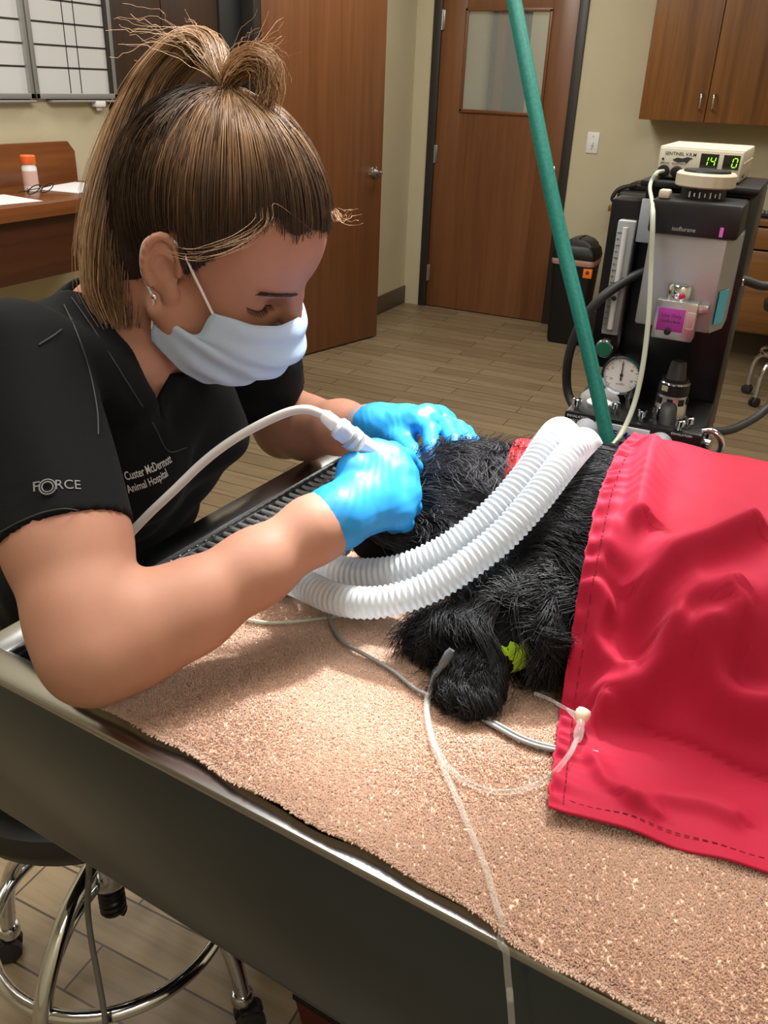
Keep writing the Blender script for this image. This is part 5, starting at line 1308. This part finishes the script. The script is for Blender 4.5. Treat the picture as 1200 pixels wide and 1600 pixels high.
# --- hair
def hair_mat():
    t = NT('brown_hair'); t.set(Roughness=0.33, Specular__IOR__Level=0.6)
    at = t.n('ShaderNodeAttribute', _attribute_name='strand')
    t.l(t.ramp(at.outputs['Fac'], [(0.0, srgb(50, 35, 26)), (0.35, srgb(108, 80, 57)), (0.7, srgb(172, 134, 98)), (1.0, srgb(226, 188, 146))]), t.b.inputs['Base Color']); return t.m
M['hair'] = hair_mat(); M['hair_dark'] = plain('hair_roots', srgb(46, 32, 24), 0.6)
HLX = [-0.12, -0.075, -0.05, -0.030, -0.018, -0.004, 0.010, 0.030, 0.050, 0.075, 0.100]
HLZ = [-0.060, -0.078, -0.074, -0.050, 0.020, 0.030, -0.012, 0.030, 0.052, 0.074, 0.086]
def hairy(P):
    ay = np.abs(P[..., 1]); rec = 0.030*np.exp(-((ay-0.055)/0.014)**2-((P[..., 0]-0.051)/0.018)**2)
    return P[..., 2] > np.interp(P[..., 0], HLX, HLZ)+rec+0.003*np.sin(P[..., 1]*150)
def surf(d, g):
    d = d/np.linalg.norm(d, axis=-1, keepdims=True); k = 1/np.sqrt((d[..., 0]/(CRR[0]+g))**2+(d[..., 1]/(CRR[1]+g))**2+(d[..., 2]/(CRR[2]+g))**2); return CRC+d*k[..., None]
vc = Vol((-0.13, -0.10, -0.12), (0.125, 0.10, 0.155), 0.0024)
vc.add(ell(CRC, CRR+0.0035), 0.01); vc.add(cone((-0.040, 0, -0.03), (-0.045, 0, -0.075), 0.052, 0.046), 0.03)
hv, hq = vc.mesh(); hm_ = hv[hq].mean(1); kk = hairy(hm_); kc = hairy(hm_-np.array([0, 0, 0.007])); hqc = hq[kc]; hq = hq[kk]
hair = fast_mesh('hair', HW(hv), hqc, M['hair_dark'], pe)
TIE = np.array([-0.043, 0.008, 0.136])
NS = 7500
rp, rn = sample_mesh(hv, hq, NS); td = nrm(TIE-CRC)
# hairline roots get extra strands
S_ = 12; tt = np.linspace(0, 1, S_)
d0 = (rp-CRC); d0 /= np.linalg.norm(d0, axis=1, keepdims=True)
om = np.arccos(np.clip(d0 @ td, -1, 1))[:, None]
sl_ = (np.sin((1-tt)*om)[..., None]*d0[:, None]+np.sin(tt*om)[..., None]*td)/(np.sin(om)+1e-5)[..., None]
lockid = (np.arctan2(d0[:, 1], d0[:, 0]-td[0])*16+np.floor(om[:, 0]*3)*7).astype(int) % 97
LB = RNG.uniform(0, 1, 97)
gap = 0.0045+0.0055*np.sin(np.pi*tt)[None]*RNG.uniform(0.3, 1.2, (NS, 1))+0.005*LB[lockid][:, None]*np.sin(np.pi*tt)[None]
SP = np.zeros((NS, S_, 3))
for j in range(S_):
    d = sl_[:, j]; k = 1/np.sqrt((d[:, 0]/CRR[0])**2+(d[:, 1]/CRR[1])**2+(d[:, 2]/CRR[2])**2)
    SP[:, j] = CRC+d*(k+gap[:, j])[:, None]
w_ = tt[None, :, None]**6; SP = SP*(1-w_)+(TIE+RNG.normal(0, 0.004, (NS, 1, 3)))*w_
# start on the real root (nape hair is off the skull ellipsoid)
w0 = (1-tt)[None, :, None]**3; SP = SP*(1-w0)+(rp+rn*0.001)[:, None]*w0
SP += RNG.normal(0, 0.0011, (NS, 1, 3))*np.sin(np.pi*tt)[None, :, None]
V_, Q_, c_ = strands_geo(HW(SP.reshape(-1, 3)).reshape(NS, S_, 3), 0.00034, 0.0003)
tone = np.repeat(np.clip(0.10+0.55*LB[lockid]+RNG.normal(0, 0.12, NS), 0, 1), S_*3); sc2 = np.clip((c_-0.18)/0.55, 0, 1); sc2 = sc2*sc2*(3-2*sc2); back_shade = np.clip((np.repeat(rp[:, 0], S_*3)+0.075)/0.065, 0.08, 1); ct = np.clip(back_shade*sc2*(0.55+0.55*tone)+0.20*tone*back_shade-0.04, 0, 1)  # back of head shade and lit crown painted into strand tone, over darker roots
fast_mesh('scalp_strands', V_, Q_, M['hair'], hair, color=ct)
def bundle(ctr, rad, n, name, parent, r=0.00042, spread_end=1.0, tone0=0.5, seg=24, jit=0.0025, cut=0.25):
    C = smooth_path(ctr, 10); s_ = np.linspace(0, 1, len(C)); R = np.interp(s_, np.linspace(0, 1, len(rad)), rad)
    T_ = np.gradient(C, axis=0); T_ /= np.linalg.norm(T_, axis=1, keepdims=True)
    X = np.zeros_like(C); x, y, _ = frame(T_[0])
    for i in range(len(C)): x = nrm(x-T_[i]*x.dot(T_[i])); X[i] = x
    Y = np.cross(T_, X)
    q = RNG.normal(0, 0.5, (n, 2)); lk = RNG.integers(0, 40, n); lc = RNG.normal(0, 0.55, (40, 2)); q = 0.45*q+0.75*lc[lk]
    end = 1-cut*RNG.random(n)**2; PS = np.zeros((n, seg, 3))
    ph = RNG.uniform(0, 6.28, (40, 2))
    for j in range(seg):
        t = j/(seg-1)*end; idx = t*(len(C)-1)
        c = np.stack([np.interp(idx, np.arange(len(C)), C[:, i]) for i in range(3)], 1); Xx = np.stack([np.interp(idx, np.arange(len(C)), X[:, i]) for i in range(3)], 1); Yy = np.stack([np.interp(idx, np.arange(len(C)), Y[:, i]) for i in range(3)], 1)
        rr = np.interp(idx, np.arange(len(C)), R)*(1+(spread_end-1)*t)
        o = q+0.18*np.sin(ph[lk]+t[:, None]*7)
        PS[:, j] = c+Xx*(o[:, 0]*rr)[:, None]+Yy*(o[:, 1]*rr)[:, None]
    PS += np.cumsum(RNG.normal(0, jit/seg**0.5*0.5, (n, seg, 3)), axis=1)*np.linspace(0, 1, seg)[None, :, None]
    V_, Q_, c_ = strands_geo(PS, r, r*0.6)
    tl = RNG.uniform(0, 1, 40); tone = np.repeat(np.clip(tone0-0.25+0.5*tl[lk]+RNG.normal(0, 0.12, n), 0, 1), seg*3)
    return fast_mesh(name, V_, Q_, M['hair'], parent, color=np.clip(tone+0.15*c_, 0, 1))
TW_ = HW(TIE)
PT = [TW_, dep(344, 116, 0.755), dep(330, 78, 0.765), dep(297, 74, 0.775), dep(258, 108, 0.785), dep(226, 165, 0.795), dep(204, 235, 0.805), dep(191, 312, 0.815), dep(185, 390, 0.825), dep(187, 455, 0.835), dep(197, 515, 0.84)]
bundle(PT, [0.005, 0.0065, 0.009, 0.011, 0.013, 0.017, 0.022, 0.027, 0.029, 0.026, 0.015], 5200, 'ponytail', hair, tone0=0.40, cut=0.40)
PT2 = [TW_, dep(366, 118, 0.745), dep(392, 98, 0.735), dep(413, 106, 0.735), dep(418, 135, 0.74), dep(414, 165, 0.745)]
bundle(PT2, [0.005, 0.009, 0.011, 0.010, 0.009, 0.008], 520, 'hair_loop', hair, tone0=0.55, jit=0.009, cut=0.5)
PT3 = [TW_, dep(330, 100, 0.75), dep(295, 62, 0.755), dep(250, 48, 0.76), dep(200, 50, 0.765)]
bundle(PT3, [0.003, 0.012, 0.018, 0.020, 0.026], 30, 'flyaway_strands', hair, r=0.00028, tone0=0.7, jit=0.02, cut=0.6)
PT4 = [TW_, dep(370, 110, 0.74), dep(398, 70, 0.735), dep(435, 45, 0.73)]
bundle(PT4, [0.003, 0.009, 0.012, 0.018], 22, 'flyaway_strands', hair, r=0.00028, tone0=0.8, jit=0.012, cut=0.5)
# loose wisps at the forehead and temple
PT5 = [HW((0.085, -0.030, 0.082)), dep(418, 330, 0.745), dep(412, 352, 0.74), dep(385, 374, 0.735), dep(340, 390, 0.735), dep(300, 397, 0.74), dep(262, 390, 0.745)]
bundle(PT5, [0.005, 0.009, 0.010, 0.009, 0.007, 0.004, 0.003], 14, 'temple_wisp', hair, r=0.00028, tone0=0.62, jit=0.004, cut=0.4)
PT6 = [HW((0.098, 0.0, 0.098)), dep(522, 330, 0.79), dep(535, 345, 0.785), dep(560, 338, 0.78)]
bundle(PT6, [0.006, 0.005, 0.006, 0.010], 14, 'forehead_wisp', hair, r=0.00030, tone0=0.8, jit=0.01, cut=0.6)
g = MB(); ax_ = nrm(TW_-HW(CRC)); x_, y_, _ = frame(ax_)
for q in (-0.003, 0.002): g.tube([TW_+ax_*q+(x_*math.cos(a)+y_*math.sin(a))*0.0085 for a in np.linspace(0, 2*math.pi, 24, endpoint=False)], 0.0024, 8, closed=True)
obj('hair_tie', g, M['black_rubber'], pe)

# --- face mask: pleated sheet over nose and chin with two ear loops each side
M['mask'] = plain('mask_fabric', srgb(186, 206, 234), 0.85, spec=0.15, bump=(700, 0.2, 0.0004))
rows = [  # centre (x,z), side corner (x,z,|y|)
    ((0.1135, -0.004), (0.047, -0.021, 0.064)), ((0.1270, -0.018), (0.046, -0.033, 0.0650)), ((0.1360, -0.034), (0.044, -0.046, 0.0650)),
    ((0.1350, -0.050), (0.040, -0.053, 0.0655)), ((0.1290, -0.066), (0.022, -0.052, 0.0665)), ((0.1190, -0.082), (0.006, -0.055, 0.0665)),
    ((0.1060, -0.098), (0.004, -0.066, 0.0645)), ((0.0930, -0.110), (0.004, -0.076, 0.0620)), ((0.0760, -0.116), (0.006, -0.087, 0.0580))]
K = np.linspace(0, len(rows)-1, 49); cx = np.interp(K, range(9), [r[0][0] for r in rows]); cz = np.interp(K, range(9), [r[0][1] for r in rows])
ex = np.interp(K, range(9), [r[1][0] for r in rows]); ez = np.interp(K, range(9), [r[1][1] for r in rows]); ey = np.interp(K, range(9), [r[1][2] for r in rows])
def sm(a):
    for _ in range(9): a = np.concatenate([a[:1], (a[:-2]+2*a[1:-1]+a[2:])/4, a[-1:]])
    return a
cx, cz, ex, ez, ey = [sm(q) for q in (cx, cz, ex, ez, ey)]
ns = 61; G = np.zeros((len(K), ns, 3))
for i in range(len(K)):
    for j, q in enumerate(np.linspace(-1, 1, ns)):
        a = q*math.pi/2; b = abs(math.cos(a))**0.80
        pl = 0.0022*math.sin(K[i]*math.pi*1.05)*(1-abs(q)**4)+0.0012*math.sin(q*9+K[i]*2.1)*(abs(q)**0.5)
        x = ex[i]+(cx[i]-ex[i])*b+pl; z = ez[i]+(cz[i]-ez[i])*b+0.0005*math.sin(q*20); G[i, j] = HW((x, math.sin(a)*ey[i]*(1.0+0.015*pl/0.002), z))
mk = obj('face_mask', MB().sheet(G, 0.0009), M['mask'], pe, auto=False)
g = MB(); e0 = [G[0, j]+HR @ np.array([0.0006, 0, 0]) for j in range(ns)]; g.tube(e0, 0.0008, 6)
obj('top_seam', g, M['mask'], mk)
for s, j in ((-1, 0), (1, ns-1)):
    up_c, lo_c = G[0, j], G[-9, j]
    g = MB().tube(smooth_path([up_c, HW((0.020, s*0.0725, 0.004)), HW((-0.004, s*0.0765, 0.024)), HW((-0.024, s*0.076, 0.022)), HW((-0.034, s*0.073, 0.004)), HW((-0.026, s*0.0705, -0.022)), HW((-0.006, s*0.0710, -0.040)), lo_c], 8), 0.0013, 8)
    obj('ear_loop', g, M['white_plastic'], mk)

# --- gloves
def glove_mat():
    t = NT('blue_nitrile'); t.set(Roughness=0.48, Specular__IOR__Level=0.4)
    f = t.noise(t.coord(), 16, 3); t.l(t.ramp(f, [(0.3, srgb(26, 128, 198)), (0.7, srgb(42, 148, 214))]), t.b.inputs['Base Color'])
    t.b.inputs['Subsurface Weight'].default_value = 0.08; t.b.inputs['Subsurface Radius'].default_value = (0.004, 0.008, 0.01)
    t.bump(t.noise(t.coord((1, 1, 1)), 55, 4), 0.22, 0.0018); return t.m
M['glove'] = glove_mat()
def glove(wr, back, fingers, thumb, rf, palm_r, lo, hi, name):
    v = Vol(lo, hi, 0.0014)
    mcs = [f[0] for f in fingers]
    for m in mcs: v.add(cone(wr, m, palm_r*0.95, palm_r*0.84), 0.012)
    for a, b in zip(mcs[:-1], mcs[1:]): v.add(cone(a, b, palm_r*0.80, palm_r*0.80), 0.008)
    mid = (wr+sum(mcs)/len(mcs))/2
    v.add(cone(wr, mid, 0.026, 0.022), 0.015)
    for f, r in zip(fingers, rf): chain(v, f, [r*1.08, r, r*0.95, r*0.82][:len(f)], 0.0045)
    v.add(cone(wr, thumb[1], 0.020, 0.0155), 0.014); v.add(cone(thumb[0], mcs[0]*0.6+wr*0.4, 0.017, 0.0165), 0.012); v.add(cone(thumb[1], mcs[0], 0.0125, 0.0135), 0.010)
    chain(v, thumb, [0.0165, 0.0135, 0.0112, 0.0092], 0.006)
    # cuff
    v.add(cone(wr, back+(back-wr)*0.8, 0.0270, 0.0295), 0.012)
    d = nrm(back-wr)
    def wr_f(x, y, z):
        a = np.sin(x*310+y*190+3*np.sin(z*120)); b = np.sin(z*420-y*230+2*np.sin(x*150)); return 0.00022*a*b+0*y
    v.warp(wr_f); v.clip(back, d)
    v.add(cone(back-d*0.004, back+d*0.04, 0.0272, 0.0285), 0.001, sub=True)
    Vv, Qq = v.mesh()
    o = fast_mesh(name, Vv, Qq, M['glove'], pe)
    x, y, _ = frame(d)
    obj('cuff_bead', MB().tube([back-d*0.001+(x*math.cos(a)+y*math.sin(a))*(0.0284+0.0006*math.sin(3*a)) for a in np.linspace(0, 2*math.pi, 48, endpoint=False)], 0.0011, 6, closed=True), M['glove'], o)
    return o
RF = [[dep(612, 722, .832), dep(634, 716, .868), dep(646, 731, .886), dep(645, 745, .893)],
      [dep(626, 744, .826), dep(640, 758, .864), dep(634, 770, .886), dep(622, 770, .893)],
      [dep(630, 773, .818), dep(643, 792, .853), dep(628, 796, .878), dep(612, 792, .884)],
      [dep(621, 800, .808), dep(632, 817, .838), dep(616, 820, .862), dep(602, 815, .868)]]
RT = [dep(556, 735, .800), dep(585, 712, .835), dep(612, 708, .872), dep(634, 726, .893)]
bk = WR+nrm(EL-WR)*0.024
lo_, hi_ = np.min([p for f in RF+[RT] for p in f]+[WR, bk], axis=0)-0.05, np.max([p for f in RF+[RT] for p in f]+[WR, bk], axis=0)+0.05
glove(WR+fd*0.004, bk, RF, RT, [0.0098, 0.0102, 0.0098, 0.0090], 0.0185, lo_, hi_, 'glove')
LF = [[dep(652, 660, .985), dep(672, 672, .945), dep(674, 698, .918), dep(673, 722, .905)],
      [dep(668, 652, .990), dep(698, 668, .955), dep(709, 690, .920), dep(716, 710, .905)],
      [dep(684, 654, 1.005), dep(717, 670, .975), dep(730, 690, .935), dep(737, 707, .918)],
      [dep(695, 660, 1.020), dep(728, 676, .990), dep(738, 690, .955), dep(743, 703, .938)]]
LT = [dep(608, 678, 1.02), dep(628, 690, .985), dep(643, 708, .945), dep(654, 726, .915)]
bkl = WRL+nrm(ELL-WRL)*0.024
lo_, hi_ = np.min([p for f in LF+[LT] for p in f]+[WRL, bkl], axis=0)-0.05, np.max([p for f in LF+[LT] for p in f]+[WRL, bkl], axis=0)+0.05
glove(WRL+fdl*0.004, bkl, LF, LT, [0.0092, 0.0096, 0.0092, 0.0084], 0.0160, lo_, hi_, 'glove')

# ================================================================== ultrasonic scaler held in the right hand
sc_ = thing('dental_scaler', 'white dental scaler handpiece with cable held in the right gloved hand', 'dental scaler', dep(575, 700, .80))
A0, A1, A2, A3 = dep(503, 646, .785), dep(528, 667, .790), dep(556, 690, .797), dep(640, 742, .884)
obj('strain_relief', MB().lathe([(0, 0.0042), (0.004, 0.0065), (0.016, 0.0072), (0.018, 0.006)], A0, A1-A0, 20), M['white_plastic'], sc_)
L1 = np.linalg.norm(A2-A1); obj('connector', MB().lathe([(-0.004, 0.006), (0.0, 0.0102), (0.006, 0.0108), (0.008, 0.0098), (L1*0.75, 0.0100), (L1*0.8, 0.0112), (L1, 0.0112)], A1, A2-A1, 24), plain('scaler_grey', srgb(190, 200, 215), 0.35), sc_)
obj('connector_ring', MB().lathe([(0, 0.0115), (0.004, 0.0115)], A1+(A2-A1)*0.62, A2-A1, 24), M['grey_plastic'], sc_)
L2_ = np.linalg.norm(A3-A2); obj('grip', MB().lathe([(0, 0.0105), (0.03, 0.0098), (L2_*0.7, 0.0085), (L2_*0.9, 0.006), (L2_*0.95, 0.004)], A2, A3-A2, 24), M['white_plastic'], sc_)
TP = dep(650, 752, .893); obj('tip', MB().tube(smooth_path([A3, A3*0.4+TP*0.6+np.array([0, 0, 0.002]), TP, TP+np.array([0.002, -0.002, -0.006])], 5), [0.003]*5+[0.0018]*5+[0.0012]*5+[0.0005], 10), M['chrome'], sc_)
P = [A0+(A1-A0)*0.1, dep(480, 640, .785), dep(450, 644, .788), dep(405, 664, .795), (dep(360, 690, .80)), dep(318, 722, .805), dep(270, 768, .81), dep(228, 808, .815), dep(198, 842, .82), dep(180, 880, .83), dep(165, 960, .86), dep(160, 1010, .90)]
obj('cable', MB().tube(smooth_path(P, 10), 0.0043, 12), plain('scaler_cable', srgb(190, 190, 188), 0.45), sc_)

# ================================================================== the operator's stool and a cord
SCx, SCy = -0.78, 0.69
so = thing('operator_stool', 'chrome stool with black seat and foot ring under the table end', 'stool', (SCx, SCy, 0))
obj('seat', MB().lathe([(-0.012, 0.16), (0.0, 0.185), (0.03, 0.20), (0.055, 0.195), (0.068, 0.16), (0.07, 0.0)], (SCx, SCy, 0.525), (0, 0, 1), 48), M['black_rubber'], so)
obj('seat_plate', MB().bb((SCx-0.09, SCy-0.09, 0.500), (SCx+0.09, SCy+0.09, 0.515), 0.004), M['black_paint'], so)
obj('hub', MB().lathe([(0, 0.030), (0.01, 0.036), (0.09, 0.036), (0.10, 0.030)], (SCx, SCy, 0.28), (0, 0, 1), 28), M['chrome'], so)
obj('post', MB().cyl((SCx, SCy, 0.38), (SCx, SCy, 0.505), 0.017), M['chrome'], so)
sg = [(SCx+0.017*math.cos(q), SCy+0.017*math.sin(q), 0.205+0.011*q/(2*math.pi)) for q in np.linspace(0, 2*math.pi*7, 120)]
obj('spring', MB().tube(sg, 0.005, 8), M['black_paint'], so)
for k in range(4):
    a = math.radians(11+90*k); e = np.array([math.cos(a), math.sin(a), 0]); c0 = np.array([SCx, SCy, 0])
    pth = smooth_path([c0+e*0.025+ROOMZ*0.352, c0+e*0.11+ROOMZ*0.325, c0+e*0.172+ROOMZ*0.262, c0+e*0.207+ROOMZ*0.18, c0+e*0.225+ROOMZ*0.075], 8)
    lg = obj('leg', MB().tube(pth, 0.0135, 14).tube(smooth_path([c0+e*0.03+ROOMZ*0.30, c0+e*0.10+ROOMZ*0.30, c0+e*0.165+ROOMZ*0.262], 6), 0.008, 10), M['chrome'], so)
    obj('leg_socket', MB().lathe([(0, 0.016), (0.004, 0.0185), (0.020, 0.0185), (0.024, 0.016)], c0+e*0.223+ROOMZ*0.062, (0, 0, 1), 20), M['chrome'], lg)
    gw, gf = MB(), MB(); caster(gw, gf, c0+e*0.235, a+0.6); cs_ = obj('caster', gw, M['black_rubber'], lg); obj('caster_fork', gf, M['black_plastic'], lg)
obj('foot_ring', MB().tube([(SCx+0.188*math.cos(q), SCy+0.188*math.sin(q), 0.215) for q in np.linspace(0, 2*math.pi, 72, endpoint=False)], 0.0115, 12, closed=True), M['chrome'], so)
P = [T(0.10, 0.03, 0.80), dep(139, 1350, 1.13), dep(138, 1385, 1.16), dep(137, 1420, 1.19), dep(142, 1465, 1.195), dep(152, 1520, 1.20), dep(161, 1570, 1.205), dep(168, 1620, 1.215), onz(185, 1735, 0.05), onz(240, 1760, 0.006)]
setp(obj('power_cord', MB().tube(smooth_path(P, 8), 0.0042, 10), plain('cord_grey', srgb(96, 94, 92), 0.5)), 'grey cord hanging below the table in front of the chrome stool', 'cord')
